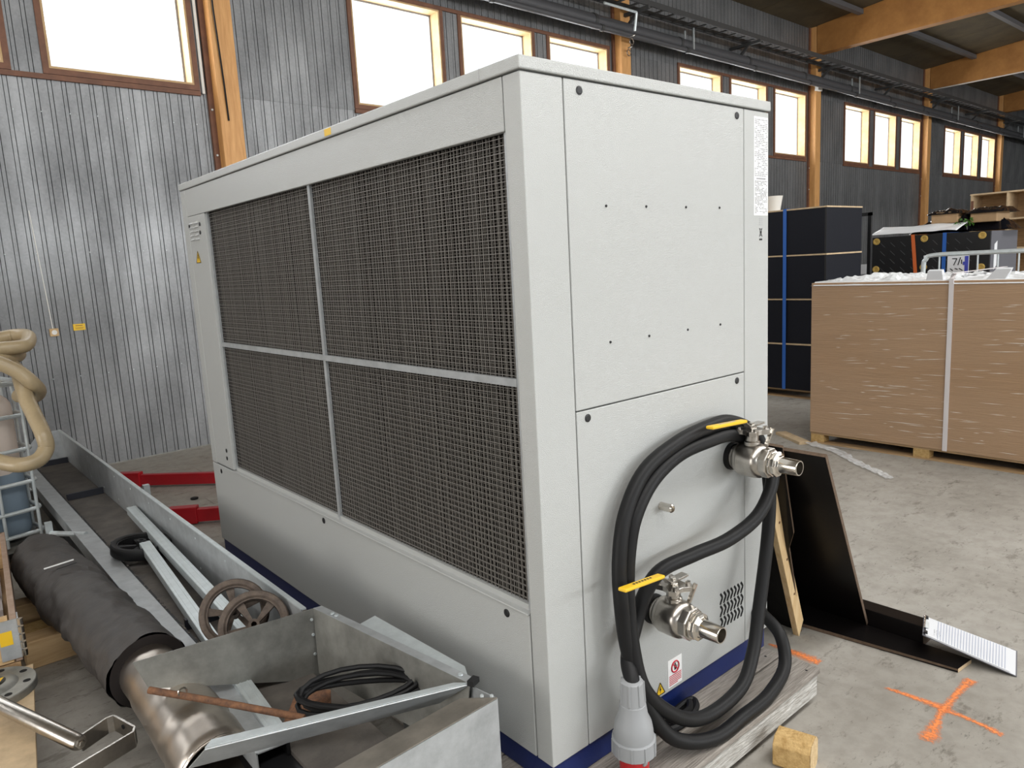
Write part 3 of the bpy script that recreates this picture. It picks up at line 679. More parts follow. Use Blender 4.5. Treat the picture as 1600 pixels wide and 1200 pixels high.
MB().quad([(1.755,-.5115,.0165),(1.7555,-.5115,.0015),(1.865,-.5235,.0015),(1.865,-.5235,.0165)], .002).build('raw_edge', 'ply_light', fb)
bt = thing('black_batten', (1.92,0,0), 'long square black batten lying on the floor behind the flat strip', 'batten')
B(1.872, 1.960, -.335, .55, 0, .090).build('board', 'film_face', bt, bevel=.002)
B(1.874, 1.958, -.3365, -.3351, .002, .088).build('raw_edge', 'ply_edge', bt)
# clipboard
cb = thing('clipboard', (1.95,-.5,0), 'clipboard with white ruled paper propped on the black batten', 'clipboard')
c1, c2, c3, c4 = Vector((1.946,-.308,.106)), Vector((1.771,-.368,.106)), Vector((1.875,-.681,.004)), Vector((2.090,-.624,.004))
MB().quad([c1,c2,c3,c4], .003).build('backing_board', 'box_grey', cb)
def bl_(u, v, h=0):
    nrm = (c2-c1).cross(c3-c1).normalized(); 
    if nrm.z < 0: nrm = -nrm
    return c1*(1-u)*(1-v)+c2*u*(1-v)+c3*u*v+c4*(1-u)*v+nrm*h
for k_, (u0, u1, v0, v1, h) in enumerate(((.03,.985,.035,.985,.0012),(.05,.97,.03,.93,.004))):
    MB().quad([bl_(u0,v0,h),bl_(u1,v0,h),bl_(u1,v1,h),bl_(u0,v1,h)], .0012).build('paper_sheet', 'paper', cb)
mb = MB()
for i in range(24): 
    v = .16+i*.031; mb.bar(bl_(.08,v,.0046), bl_(.94,v,.0046), .0022, .0004)
mb.build('ruled_line', 'rule_line', cb, kind='stuff')
mb = MB()
random.seed(5)
for v in (.12,.15,.18):
    for i in range(5): mb.bar(bl_(.55+i*.06,v,.0048), bl_(.58+i*.06+random.uniform(-.01,.02),v+random.uniform(-.01,.01),.0048), .0012, .0004)
mb.build('handwriting', 'print_grey', cb, kind='stuff')
clip = MB().quad([bl_(.30,.015,.012),bl_(.70,.015,.012),bl_(.64,.06,.008),bl_(.36,.06,.008)], .002).build('clip', 'zinc', cb, bevel=.001)
MB().tube([bl_(.28,.0,.012),bl_(.28,-.005,.026),bl_(.72,-.005,.026),bl_(.72,.0,.012)], .003, 6).build('clip_spring', 'nickel', clip)
for u in (.12, .88): MB().obox(bl_(u,.03,.006), (c2-c1)*.045, (c3-c2)*.02, (0,0,.006)).build('clip_foot', 'black', clip)
# orange spray marks
def stroke(name, pts, label=None):
    me = bpy.data.meshes.new(name); vs = []; fs = []; uvs = []
    n = len(pts)
    for i, (x, y, w) in enumerate(pts):
        a = Vector(pts[max(0,i-1)][:2]); b = Vector(pts[min(n-1,i+1)][:2]); t = (b-a).normalized(); s = Vector((-t.y, t.x))
        for q in (-1, 1): vs.append((x+s.x*w*q, y+s.y*w*q, .0015)); uvs.append((i/(n-1), .5+.5*q))
    for i in range(n-1): fs.append((2*i, 2*i+2, 2*i+3, 2*i+1))
    return vs, fs, uvs
def mark(name, strokes, label):
    vs, fs, uvs = [], [], []
    for j, st_ in enumerate(strokes):
        v, f, u = stroke(name, st_); b = len(vs); vs += [(p[0],p[1],p[2]+j*.0004) for p in v]; uvs += u; fs += [tuple(b+i for i in q) for q in f]
    ox = sum(p[0] for p in vs)/len(vs); oy = sum(p[1] for p in vs)/len(vs)
    me = bpy.data.meshes.new(name); me.from_pydata([(p[0]-ox,p[1]-oy,p[2]) for p in vs], [], fs); me.update()
    l = me.uv_layers.new(name='UVMap')
    for lp in me.loops: l.data[lp.index].uv = uvs[lp.vertex_index]
    me.materials.append(MT['spray']); o = bpy.data.objects.new(name, me); COL.objects.link(o); o.location = (ox, oy, 0); o['label'] = label; o['category'] = 'paint mark'
mark('paint_mark', [[(1.450,-.345,.012),(1.458,-.40,.020),(1.462,-.47,.026),(1.465,-.55,.034),(1.462,-.62,.020),(1.455,-.68,.018),(1.445,-.73,.026),(1.44,-.765,.022)],
                    [(1.215,-.592,.030),(1.26,-.585,.048),(1.32,-.575,.034),(1.40,-.565,.020),(1.48,-.56,.026),(1.58,-.56,.022),(1.66,-.562,.026),(1.72,-.565,.036),(1.745,-.566,.030)]],
     'orange spray-painted cross on the concrete near the clipboard')
mark('paint_mark', [[(1.440,.150,.012),(1.445,.08,.026),(1.450,.0,.042),(1.452,-.06,.046),(1.452,-.095,.036)]], 'orange spray-painted streak on the concrete beside the pallet corner')

# ------------------------------------------------------------------ wrapped board stack
def pallet(x0, x1, y0, y1, h, label, nb=5):
    p = thing('pallet', ((x0+x1)/2,(y0+y1)/2,0), label, 'pallet')
    w = (x1-x0); 
    for i in range(nb):
        a = x0 + i*(w-.1)/(nb-1); B(a, a+.1, y0, y1, h-.014, h).build('deck_board', 'pine_y', p)
    L_ = y1-y0; nk = max(3, round(L_/1.05)+1)
    for i in range(nk):
        a = y0 + i*(L_-.12)/(nk-1)
        for xx in (x0, (x0+x1)/2-.05, x1-.1): B(xx, xx+.1, a, a+.12, .012, h-.014).build('block', 'block_wood', p, bevel=.003)
    for xx in (x0-.005, (x0+x1)/2-.05, x1-.095): B(xx, xx+.1, y0, y1, 0, .012).build('bottom_board', 'pine_y', p)
    return p
pallet(4.86, 6.05, -1.0, 1.72, .095, 'low pine pallet under the film-wrapped brown board stack')
st = thing('board_stack', (5.45,.4,.095), 'tall stack of brown fibreboard wrapped in clear film on a pine pallet', 'board stack')
B(4.85, 6.07, -1.02, 1.725, .096, 1.425).build('boards', 'mdf', st, bevel=.006)
# crumpled film on top
nx, ny_ = 40, 90; vs = []; fs = []
for i in range(nx+1):
    for j in range(ny_+1):
        x = 4.843 + i/nx*1.235; y = -1.03 + j/ny_*2.765
        edge = min(i, nx-i)/3; edge2 = min(j, ny_-j)/3
        h = 1.428 + max(0, noise.fractal(Vector((x*5, y*5, 0)), .7, 2.2, 4))*.05*min(1, edge, edge2) + .006
        if i == 0 or j == 0 or i == nx or j == ny_: h = 1.40
        vs.append((x, y, h))
for i in range(nx):
    for j in range(ny_): a = i*(ny_+1)+j; fs.append((a, a+ny_+1, a+ny_+2, a+1))
MB().add(vs, fs).build('crumpled_film', 'crumple', st)
random.seed(21); mb = MB()
for q in range(300):
    y = 1.70-2.7*random.random()**.62; z = .14+random.random()*1.26; L_ = random.uniform(.015,.10)*(1.6 if random.random() < .15 else 1); h = random.uniform(.0008,.0022); sl = random.uniform(-.05,.01)
    dz = sl*L_*2
    mb.add([(4.8495,y+L_,z+dz),(4.8495,y-L_,z-dz),(4.8495-h*1.5,y,z-h*.2),(4.8495,y,z-h*1.3),(4.8495,y,z+h*.9)], [(0,4,2),(4,1,2),(0,2,3),(2,1,3)])
mb.build('glint_wrinkle', 'film_glint', st, kind='stuff')  # film wrinkles, their pale colour put in for glints
sx_ = MB().box(4.838, 4.8475, .60, .632, .097, 1.440).box(4.838, 6.08, .60, .632, 1.477, 1.481); sx_.add([(4.838,.60,1.43),(4.90,.60,1.48),(4.90,.632,1.48),(4.838,.632,1.43)], [(0,1,2,3)])
sx_.build('strap', 'strap_white', st, label='pale vertical strap')
for yy, lean in ((.745, .03), (.335, -.02)):
    mb = MB(); mb.add([(4.87,yy-.06,1.43),(4.87,yy+.06,1.43),(4.93,yy+.06,1.43),(4.93,yy-.06,1.43),(4.88,yy-.045+lean-.03,1.50),(4.88,yy+.055+lean-.03,1.50),(4.92,yy+.055+lean-.03,1.51),(4.92,yy-.045+lean-.03,1.51)], [(0,3,2,1),(4,5,6,7),(0,1,5,4),(1,2,6,5),(2,3,7,6),(3,0,4,7)])
    mb.build('edge_protector', 'paper', st)
# film tail on the floor
vs = []; fs = []
tail = [(4.80,1.70),(4.72,1.55),(4.66,1.38),(4.50,1.20),(4.36,1.02),(4.25,.86),(4.16,.74)]
tp = spline([(x,y,0) for x,y in tail], 6)
for i, p_ in enumerate(tp):
    t = (tp[min(i+1,len(tp)-1)]-tp[max(i-1,0)]).normalized(); s = Vector((-t.y,t.x,0)); w = .055*(1-.5*i/len(tp))
    for q in range(5):
        o_ = (q-2)/2*w; vs.append(p_+s*o_+Vector((0,0,.008+.03*abs(noise.noise(Vector((i*.6,q*1.3,0)))))))
for i in range(len(tp)-1):
    for q in range(4): a = i*5+q; fs.append((a,a+1,a+6,a+5))
MB().add(vs, fs).build('film_tail', 'clear_film', label='crumpled strip of clear film trailing on the floor before the board stack', category='plastic film')
mb = MB().bar((4.75,1.72,.012),(4.98,2.08,.012),.10,.024); mb.build('floor_board', 'ply_light', label='short pale board on the floor at the left end of the board stack', category='board')

# ------------------------------------------------------------------ dark crates
pallet(6.68, 7.5, 2.52, 4.4, .098, 'wooden pallet under the stack of dark crates', 4)
zz = [.10, .645, 1.165, 1.665, 2.18]
nm = ('bottom dark plywood crate of the blue-strapped stack', 'second dark plywood crate from the bottom of the blue-strapped stack', 'third dark plywood crate from the bottom of the blue-strapped stack', 'topmost dark plywood crate of the blue-strapped stack')
for i in range(4):
    z0, z1 = zz[i]+.002, zz[i+1]-.001
    cr_ = thing('plywood_crate', (7.08,3.4,z0), nm[i], 'crate', 'dark crates stacked behind the chiller')
    dx = (.0,.012,.004,.0)[i]
    B(6.66+dx, 7.51+dx, 2.497, 4.4, z0, z1-.016).build('shell', 'crate_black', cr_)
    B(6.655+dx, 7.515+dx, 2.492, 4.405, z1-.016, z1).build('lid', 'ply_light', cr_)
    B(6.657+dx, 6.66+dx, 2.495, 2.515, z0, z1-.016).build('corner_edge', 'black', cr_)
sb = MB(); sb.box(6.648,6.654,2.965,3.005,.10,2.186); sb.box(6.648,7.52,2.965,3.005,2.181,2.185); sb.build('tension_strap', 'strap_blue', label='blue tension strap running down the dark crate stack', category='strap')
mb = MB().lathe((7.1,3.39,2.185), (0,0,1), [(0,.08),(.18,.11),(.19,.115),(.19,.10),(.02,.07)], 20); mb.build('plastic_tub', 'conduit_white', label='white tapered tub standing on the dark crates, half hidden by the chiller', category='tub', smooth=True)
# steel frame beside the crates
fr_ = thing('metal_rack', (7.9,2.55,0), 'thin black steel frame between the crates and the long black case', 'frame')
for yy in (2.58, 3.0): B(7.9, 7.94, yy-.02, yy+.02, 0, 2.12).build('upright', 'black', fr_)
B(7.9, 7.94, 2.56, 3.02, 2.08, 2.12).build('top_bar', 'black', fr_); B(7.9, 7.94, 2.60, 2.98, 1.0, 1.04).build('middle_bar', 'black', fr_)
B(7.895, 7.899, 2.60, 2.68, 1.38, 1.50).build('paper_note', 'paper', fr_)
# long black case
lc = thing('transport_case', (9.6,2.3,0), 'long black transport case with yellow round marks and diagonal dashes', 'case')
B(9.0, 10.0, 1.61, 3.02, .0, 1.825).build('shell', 'black', lc, bevel=.006)
B(9.005, 9.995, 1.602, 1.6095, .0, 1.822).build('end_panel', 'box_grey', lc)
for yy, z in ((2.96,1.77),(2.36,1.775),(1.70,1.775),(2.96,1.40),(2.36,1.41),(1.70,1.39)):
    MB().lathe((9.0,yy,z), (-1,0,0), [(-.001,.045),(.012,.042),(.013,.025),(.006,.02),(.006,.0)], 18).build('round_fitting', 'cork', lc, smooth=True)
mb = MB()
for r_ in range(5):
    for c_ in range(9):
        yy = 2.88-c_*.13; z = 1.72-r_*.11
        if abs(yy-2.36) < .06 and r_ == 0: continue
        mb.bar((8.9985,yy+.03,z+.03),(8.9985,yy-.03,z-.03),.006,.001,up=(1,0,0))
mb.build('dash_print', 'dash_grey', lc, kind='stuff')
MB().quad([(9.12,1.600,1.35),(9.22,1.600,1.40),(9.22,1.600,1.70),(9.12,1.600,1.66)], .002).build('address_paper', 'paper', lc)
B(8.996,8.999,2.31,2.36,1.53,1.56).build('small_label', 'paper', lc)
for nm_, mt_, y0, y1, lb in (('tension_strap','strap_orange',2.50,2.44,'orange tension strap around the long black case'),('tension_strap','strap_blue',2.12,2.12,'blue tension strap around the long black case')):
    mb = MB(); mb.quad([(8.993,y0-.022,1.832),(8.993,y0+.022,1.832),(8.993,y1+.022,1.2),(8.993,y1-.022,1.2)], .003); mb.quad([(8.993,y0-.022,1.832),(8.993,y0+.022,1.832),(10.003,y0+.022,1.832),(10.003,y0-.022,1.832)], .003); mb.build(nm_, mt_, label=lb, category='strap')
vs = []; fs = []
for i in range(13):
    for j in range(31):
        x = 8.98+i*.032; y = 1.98+j*.035; vs.append((x, y, 1.842 + .02*noise.noise(Vector((x*4,y*4,1)))+.02 + min(.10,(x-8.98)*.25)))
for i in range(12):
    for j in range(30): a = i*31+j; fs.append((a,a+31,a+32,a+1))
o = MB().add(vs, fs).build('foil_sheet', 'film_white', label='white foil sheet spread on the long black case', category='foil', smooth=True)
sd = o.modifiers.new('thickness', 'SOLIDIFY'); sd.thickness = .004
bd = thing('wrapped_bundle', (9.7,2.1,1.84), 'shiny black plastic bundle with cardboard boxes showing, on the long black case', 'bundle')
def mound(x0, x1, y0, y1, z0, z1, amp, name, mat):
    vs = []; fs = []; n1, n2 = 16, 36
    for i in range(n1+1):
        for j in range(n2+1):
            s_, t_ = i/n1, j/n2; x = x0+(x1-x0)*s_; y = y0+(y1-y0)*t_
            w = (1-abs(2*s_-1)**4)*(1-abs(2*t_-1)**6); f = noise.fractal(Vector((x*5,y*5,z0)), .8, 2.1, 4)
            vs.append((x, y, z0+(z1-z0)*w*(.82+.3*f)+amp*w*abs(noise.noise(Vector((x*14,y*14,3))))))
    b = len(vs)
    for i in range(n1):
        for j in range(n2): a = i*(n2+1)+j; fs.append((a, a+n2+1, a+n2+2, a+1))
    return MB().add(vs, fs).build(name, mat, bd, smooth=True)
mound(9.40, 9.98, 1.52, 2.72, 1.84, 2.02, .05, 'film_fold', 'film_black')
for x0,x1,y0,y1,z0,z1 in ((9.36,9.80,2.10,2.42,1.955,2.10),(9.36,9.85,1.66,1.96,1.94,2.08)): B(x0,x1,y0,y1,z0,z1).build('cardboard_box', 'cardboard', bd, bevel=.012)
mound(9.33, 9.85, 2.06, 2.48, 2.075, 2.14, .03, 'film_fold', 'film_black'); mound(9.33, 9.92, 1.55, 2.02, 2.055, 2.13, .03, 'film_fold', 'film_black')
mound(9.34, 9.60, 1.97, 2.10, 1.86, 2.10, .05, 'film_fold', 'film_black')
lf = MB(); random.seed(9)
for i in range(60):
    c_ = Vector((9.28+random.uniform(0,.12), 2.02+random.uniform(-.10,.10), 1.90+random.uniform(0,.10))); d1 = Vector((random.uniform(-1,1),random.uniform(-1,1),random.uniform(-1,1))).normalized()*.022; d2 = d1.cross(Vector((random.random(),random.random(),random.random()))).normalized()*.011
    lf.add([c_-d1, c_+d2, c_+d1, c_-d2], [(0,1,2,3)])
lf.build('leafy_sprig', 'leaf', label='small sprig of green leaves against the black bundle', category='plant', kind='stuff')
# barrier
br = thing('crowd_barrier', (6.35,.6,0), 'galvanised tubular barrier standing behind the board stack', 'barrier')
tp = spline([(6.3,1.37,0),(6.3,1.365,.8),(6.3,1.36,1.45),(6.3,1.34,1.56),(6.3,1.26,1.60),(6.3,.8,1.605),(6.3,-.9,1.61)], 5)
MB().tube(tp, .021, 10).build('frame_tube', 'zinc', br, smooth=True)
MB().tube([(6.3,1.365,.25),(6.3,-.9,.25)], .018, 8).build('lower_rail', 'zinc', br, smooth=True)
for i in range(10): MB().tube([(6.3,1.22-i*.16,.25),(6.3,1.22-i*.16,1.60)], .008, 6).build('bar', 'zinc', br, smooth=True)
sg = MB().quad([(6.268,1.14,1.36),(6.268,.96,1.36),(6.268,.96,1.585),(6.268,1.14,1.585)], .003).build('paper_sign', 'paper', br, label='white paper sign with handwriting')
mb = MB()
for a, b in (((1.10,1.56),(1.06,1.56)),((1.06,1.56),(1.085,1.50)),((1.05,1.50),(1.03,1.57)),((1.02,1.55),(1.02,1.51)),((1.115,1.47),(1.09,1.45)),((1.075,1.47),(1.05,1.46)),((1.04,1.47),(1.01,1.45))): mb.bar((6.266,a[0],a[1]),(6.266,b[0],b[1]),.008,.001,up=(1,0,0))
mb.build('handwriting', 'print_black', sg); MB().box(6.2655,6.267,.965,.995,1.38,1.58).box(6.2655,6.267,.995,1.01,1.50,1.53).build('blue_print', 'print_blue', sg)
# plywood shelf
sh = thing('plywood_shelf', (13.3,2.2,0), 'open pale plywood shelving unit at the far right', 'shelf')
for yy in (3.13, 2.60, 2.06, 1.5): B(13.0,13.5,yy-.03,yy,0,2.47).build('side_board', 'ply_light', sh)
for z in (.1, .9, 1.55, 2.03, 2.47): B(12.995,13.5,1.45,3.14,z,z+.025).build('shelf_board', 'ply_light', sh)
B(13.48,13.5,1.47,3.13,0,2.47).build('back_board', 'pine_y', sh)
for yy in (3.12, 2.05): B(12.99,12.9995,yy-.04,yy,2.12,2.38).build('handle_slot', 'trim_brown', sh)

# ------------------------------------------------------------------ conveyor
cv = thing('belt_conveyor', (-.46, 3.1, 0), 'low galvanised belt conveyor lying along the chiller with a dusty cleated belt', 'conveyor')
MB().quad([(-.290,1.01,.252),(-.290,5.95,.252),(-.302,5.95,.50),(-.302,1.01,.50)], .004).build('side_plate', 'galv', cv)
mb = MB().box(-.306,-.286,1.01,5.95,.497,.503); mb.build('plate_lip', 'zinc', cv)
B(-.545,-.292,.30,5.90,.235,.250).build('belt', 'belt', cv)
fl_ = MB(); fl_.quad([(-.652,.62,.292),(-.556,.62,.284),(-.556,5.60,.284),(-.652,5.60,.292)], .004); fl_.quad([(-.652,.62,.294),(-.652,5.60,.294),(-.652,5.60,.22),(-.652,.62,.22)], .004); fl_.build('side_flange', 'galv', cv)
B(-.556,-.546,.62,5.60,.24,.285).build('belt_guide', 'rubber', cv)
random.seed(11)
mb = MB()
for i in range(90):
    y = 1.1+random.random()*4.3; x = -.550+random.uniform(-.004,.006); mb.obox((x,y,.286),(random.uniform(.0015,.004),0,0),(0,random.uniform(.003,.012),0),(0,0,.002))
mb.build('debris', 'belt', cv, kind='stuff')
for y in (5.71, 4.38, 3.05, 1.72): B(-.530,-.300,y-.012,y+.012,.250,.295).build('cleat', 'cleat', cv)
B(-.64,-.30,.30,5.90,.13,.235).build('underframe', 'black', cv)
MB().quad([(-.655,5.95,.25),(-.29,5.95,.25),(-.302,5.95,.50),(-.45,5.95,.50)], .004).build('end_plate', 'galv', cv)
for y in (3.60, 1.5, 5.3):
    for x in (-.75, -.19): 
        if y == 3.60 or (x < -.5 and y > 5): B(x-.018,x+.018,y-.018,y+.018,0,(.34 if x < -.5 else .44) if y == 3.60 else .2).build('support_leg', 'zinc', cv)
    if y != 1.5: MB().tube([(-.75,y,.21 if y != 3.60 else .27),(-.60,y-.25,.21 if y != 3.60 else .285)], .016, 8).build('cross_tube', 'zinc', cv, smooth=True)
    B(-.75,-.2,y-.03,y+.03,.09,.13).build('cross_beam', 'galv_dark', cv)
mb = MB()
for y in [1.4+.42*i for i in range(10)]:
    for z in (.46,.30): mb.lathe((-.303+.012*(.5-z)/.25,y,z), (-1,0,0), [(0,.007),(.004,.006)], 6)
mb.build('rivet', 'zinc', cv, kind='stuff')
# hopper at the near end
hp = thing('feed_hopper', (-.5, .5, 0), 'open galvanised sheet-metal feed hopper in the foreground', 'hopper')
Pb, P1, Pr, Pf = Vector((-.864,1.069,.5)), Vector((-.265,.99,.5)), Vector((-.158,.173,.5)), Vector((-.84,.435,.5))
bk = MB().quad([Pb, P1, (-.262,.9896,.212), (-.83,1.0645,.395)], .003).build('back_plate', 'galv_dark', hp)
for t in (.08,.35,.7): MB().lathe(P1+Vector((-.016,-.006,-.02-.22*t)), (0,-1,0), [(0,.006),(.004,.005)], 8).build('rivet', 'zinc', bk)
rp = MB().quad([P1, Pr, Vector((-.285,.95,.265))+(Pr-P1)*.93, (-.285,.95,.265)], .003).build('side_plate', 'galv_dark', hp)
lip = MB().quad([P1+Vector((-.002,0,.001)), Pr+Vector((-.002,0,.001)), Pr+Vector((.034,.0,-.004)), P1+Vector((.034,.004,-.004))], .003).build('rolled_lip', 'galv', rp)
for t in (.12,.15,.93): MB().lathe(P1+(Pr-P1)*t+Vector((.014,0,.001)), (0,0,1), [(0,.008),(.005,.007)], 8).build('rivet', 'zinc', rp)
fp = MB().quad([Pf, Pr, (-.215,.262,.425), (-.868,.510,.420)], .003).build('front_plate', 'galv', hp)
MB().quad([Pf+Vector((0,0,.001)), Pf+Vector((.028,.034,-.006)), Pr+Vector((-.03,.045,-.006)), Pr+Vector((0,0,.001))], .003).build('folded_lip', 'zinc', fp)
bx = MB().quad([(-.152,.058,.50),(-.152,.058,.004),(-.90,.030,.004),(-.90,.030,.50)], .003).build('housing_front', 'galv', hp)
MB().quad([(-.150,.057,.501),(-.90,.029,.501),(-.90,.125,.486),(-.215,.150,.486)], .003).build('housing_lip', 'galv_tan', hp)
MB().quad([(-.151,.058,.50),(-.151,.60,.44),(-.151,.60,.004),(-.151,.058,.004)], .003).build('housing_side', 'galv', hp)
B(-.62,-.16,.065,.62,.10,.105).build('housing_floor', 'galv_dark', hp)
MB().obox(Pr+Vector((.008,-.004,.006)), (.016,.006,0), (-.004,.010,0), (0,0,.008)).build('plastic_cap', 'black', hp)
for q in ((-.185,.085),(-.165,.065)): MB().lathe((q[0]+.01,q[1]+.012,.50), (0,0,1), [(0,.006),(.005,.005)], 8).build('rivet', 'zinc', hp)
MB().quad([(-.262,.93,.33),(-.262,.86,.33),(-.262,.86,.262),(-.262,.93,.262)], .002).build('joint_plate', 'zinc', hp)
# loose galvanised channels lying in the trough
def channel(a, b, label):
    a, b = Vector(a), Vector(b); t = (b-a).normalized(); s = t.cross(Vector((0,0,1))).normalized(); u = s.cross(t); w, h = .050, .042
    o = thing('steel_channel', tuple((a+b)/2), label, 'channel', 'galvanised channels in the conveyor trough')
    mb = MB(); mb.obox((a+b)/2, (b-a)/2, s*w/2, u*.0015); mb.build('web', 'zinc', o)
    for q in (-1, 1):
        MB().obox((a+b)/2+s*q*w/2-u*h/2, (b-a)/2, s*.0015, u*h/2).build('flange', 'zinc', o)
    for q in (-.25,.25): MB().obox((a+b)/2+s*q*w+u*.0022, (b-a)/2, s*.002, u*.0012).build('bead', 'zinc', o)
channel((-.335,3.39,.375), (-.415,1.10,.345), 'longer galvanised channel lying nearer the chiller in the trough')
channel((-.430,2.72,.352), (-.560,.66,.296), 'shorter galvanised channel lying over the black wheel')
# wheels
def wheel(c, nrm, R0, wd, mat, spokes, label, twist=0, grp=None):
    c, nrm = Vector(c), Vector(nrm).normalized(); o = thing('caster_wheel', tuple(c), label, 'wheel', grp)
    up = Vector((0,0,1)) if abs(nrm.z) < .9 else Vector((1,0,0)); u = (up-nrm*up.dot(nrm)).normalized(); v = nrm.cross(u)
    n = 36; vs = []; fs = []; prof = ((R0*.80,-wd*.42),(R0*.84,-wd*.5),(R0*.96,-wd*.5),(R0,-wd*.36),(R0,wd*.36),(R0*.96,wd*.5),(R0*.84,wd*.5),(R0*.80,wd*.42))
    for j in range(n):
        a = 2*math.pi*j/n; e_ = u*math.cos(a)+v*math.sin(a)
        vs += [c+e_*r_+nrm*h for r_, h in prof]
    k8 = len(prof)
    for j in range(n):
        for k in range(k8): fs.append((j*k8+k, j*k8+(k+1) % k8, ((j+1) % n)*k8+(k+1) % k8, ((j+1) % n)*k8+k))
    MB().add(vs, fs).build('tyre', mat, o, smooth=True)
    n = 36; vs = []; fs = []
    for j in range(n):
        a = 2*math.pi*j/n; e_ = u*math.cos(a)+v*math.sin(a)
        for r_, h in ((R0*.75,-wd*.36),(R0*.81,-wd*.36),(R0*.81,wd*.36),(R0*.75,wd*.36)): vs.append(c+e_*r_+nrm*h)
    for j in range(n):
        for k in range(4): fs.append((j*4+k, j*4+(k+1) % 4, ((j+1) % n)*4+(k+1) % 4, ((j+1) % n)*4+k))
    MB().add(vs, fs).build('rim', mat, o)
    MB().lathe(c-nrm*wd*.6, nrm, [(0,R0*.16),(wd*1.2,R0*.16),(wd*1.2,R0*.08),(wd*.6,R0*.08)], 16).build('hub', mat, o, smooth=True)
    for j in range(spokes):
        a = 2*math.pi*j/spokes+twist; e_ = u*math.cos(a)+v*math.sin(a); f_ = nrm.cross(e_)
        MB().quad([c+e_*R0*.14-f_*R0*.05+nrm*wd*.15, c+e_*R0*.80-f_*R0*.13+nrm*wd*.15, c+e_*R0*.80+f_*R0*.13+nrm*wd*.15, c+e_*R0*.14+f_*R0*.05+nrm*wd*.15], wd*.3).build('spoke', mat, o)
    return o
wheel((-.440,2.76,.320), (.10,-.05,1), .150, .06, 'rubber', 5, 'black spoked wheel lying flat on the conveyor', .3)
wheel((-.428,1.165,.428), (-.30,-.75,.55), .128, .066, 'rusty_wheel', 5, 'front rusty spoked wheel propped behind the hopper', .5, 'rusty wheels behind the hopper')
wheel((-.455,1.290,.446), (-.30,-.80,.45), .128, .066, 'rusty_wheel', 5, 'rear rusty spoked wheel propped behind the hopper', .1, 'rusty wheels behind the hopper')
# rusty rod, cable coil, bracket in the hopper
rd = thing('rusty_rod', (-.7,.65,.46), 'rusty steel rod lying across the hopper', 'rod')
MB().tube([(-.872,.842,.505),(-.72,.682,.468),(-.545,.485,.425)], .0105, 10).build('bar', 'rust', rd, smooth=True)
MB().tube([Vector((-.798,.765,.500))+Vector((.012*math.cos(a),0,.012*math.sin(a))) for a in [2*math.pi*j/14 for j in range(14)]], .003, 6, closed=True).build('ring', 'nickel', rd, smooth=True)
cc = thing('cable_coil', (-.34,.52,.33), 'coil of thin black cable lying inside the hopper', 'cable coil')
random.seed(4)
e1 = Vector((.34,-.22,.0)).normalized(); e2_ = Vector((.5,.8,.35)).normalized(); path = []
for j in range(5*20):
    a = 2*math.pi*j/20; k_ = j/20; path.append(Vector((-.345,.515,.395+.006*k_)) + e1*(.185+.012*math.sin(k_*2.1))*math.cos(a) + e2_*(.062+.012*math.cos(k_*1.7))*math.sin(a) + Vector((0,0,.012*math.sin(a*1.3+k_))))
MB().tube(path, .0085, 8).build('cable', 'rubber', cc, smooth=True)
mb = MB().quad([(-.53,.70,.300),(-.40,.62,.300),(-.36,.70,.34),(-.44,.78,.345)], .006); mb.build('rusty_bracket', 'rust', label='small rusty bracket plate behind the cable coil', category='bracket')
mb = MB().quad([(-.168,.832,.452),(-.092,.850,.452),(-.085,.30,.47),(-.118,.24,.475)], .003); mb.build('flat_bar', 'zinc', label='bright flat galvanised bar between the hopper and the chiller', category='flat bar')

# ------------------------------------------------------------------ insulated pipe
ip = thing('insulated_pipe', (-.80,2.0,.1), 'fat black insulated pipe with a bare steel end lying on the floor', 'pipe')
a0, a1 = Vector((-.872,3.10,.282)), Vector((-.750,1.42,.276)); T = (a1-a0).normalized(); side = T.cross(Vector((0,0,1))).normalized(); upv = side.cross(T)
vs = []; fs = []; ns, nr = 110, 56
for i in range(ns+1):
    t = i/ns
    for j in range(nr):
        a = 2*math.pi*j/nr; r_ = (.146 if t < .43 else .140) + .014*noise.fractal(Vector((math.cos(a)*1.6, math.sin(a)*1.6, t*9)), .8, 2.1, 4)
        r_ += (.009 if .36+.02*noise.noise(Vector((math.cos(a)*3,math.sin(a)*3,5))) < t < .425+.018*noise.noise(Vector((math.cos(a)*4,math.sin(a)*4,9))) else 0) + .007*max(0, 1-abs(t-.62-.05*math.sin(a))/.015)
        if t < .05: r_ *= .93+.07*t/.05
        vs.append(a0+T*(t*1.684)+side*math.cos(a)*r_+upv*math.sin(a)*r_)
for i in range(ns):
    for j in range(nr): fs.append((i*nr+j, i*nr+(j+1) % nr, (i+1)*nr+(j+1) % nr, (i+1)*nr+j))
fs.append(tuple(range(nr-1,-1,-1)))
jk = MB().add(vs, fs).build('insulation_jacket', 'insul', ip, smooth=True)
MB().lathe(a1-T*.02, T, [(0,.104),(.018,.104),(.020,.136),(.022,.139)], 36).build('insulation_edge', 'insul_in', ip)
for t, w_ in ((.40,.10),(.43,.06)):
    c_ = a0+T*(1.684*t); mb = MB().bar(c_+upv*.172-side*.02, c_+upv*.160+side*w_-T*.02, .012, .003); mb.build('tape_tear', 'sticker' if t < .41 else 'black', jk)
sp2_ = spline([a1-T*.05, (-.745,1.22,.272), (-.740,1.05,.262), (-.736,.90,.245), (-.733,.74,.220)], 6)
rad = [.104 if i < 5 else (.112 if i % 6 == 0 else .108+.0006*i) for i in range(len(sp2_))]
MB().tube(sp2_, rad, 32, cap=False).build('steel_pipe', 'stainless', ip, smooth=True)
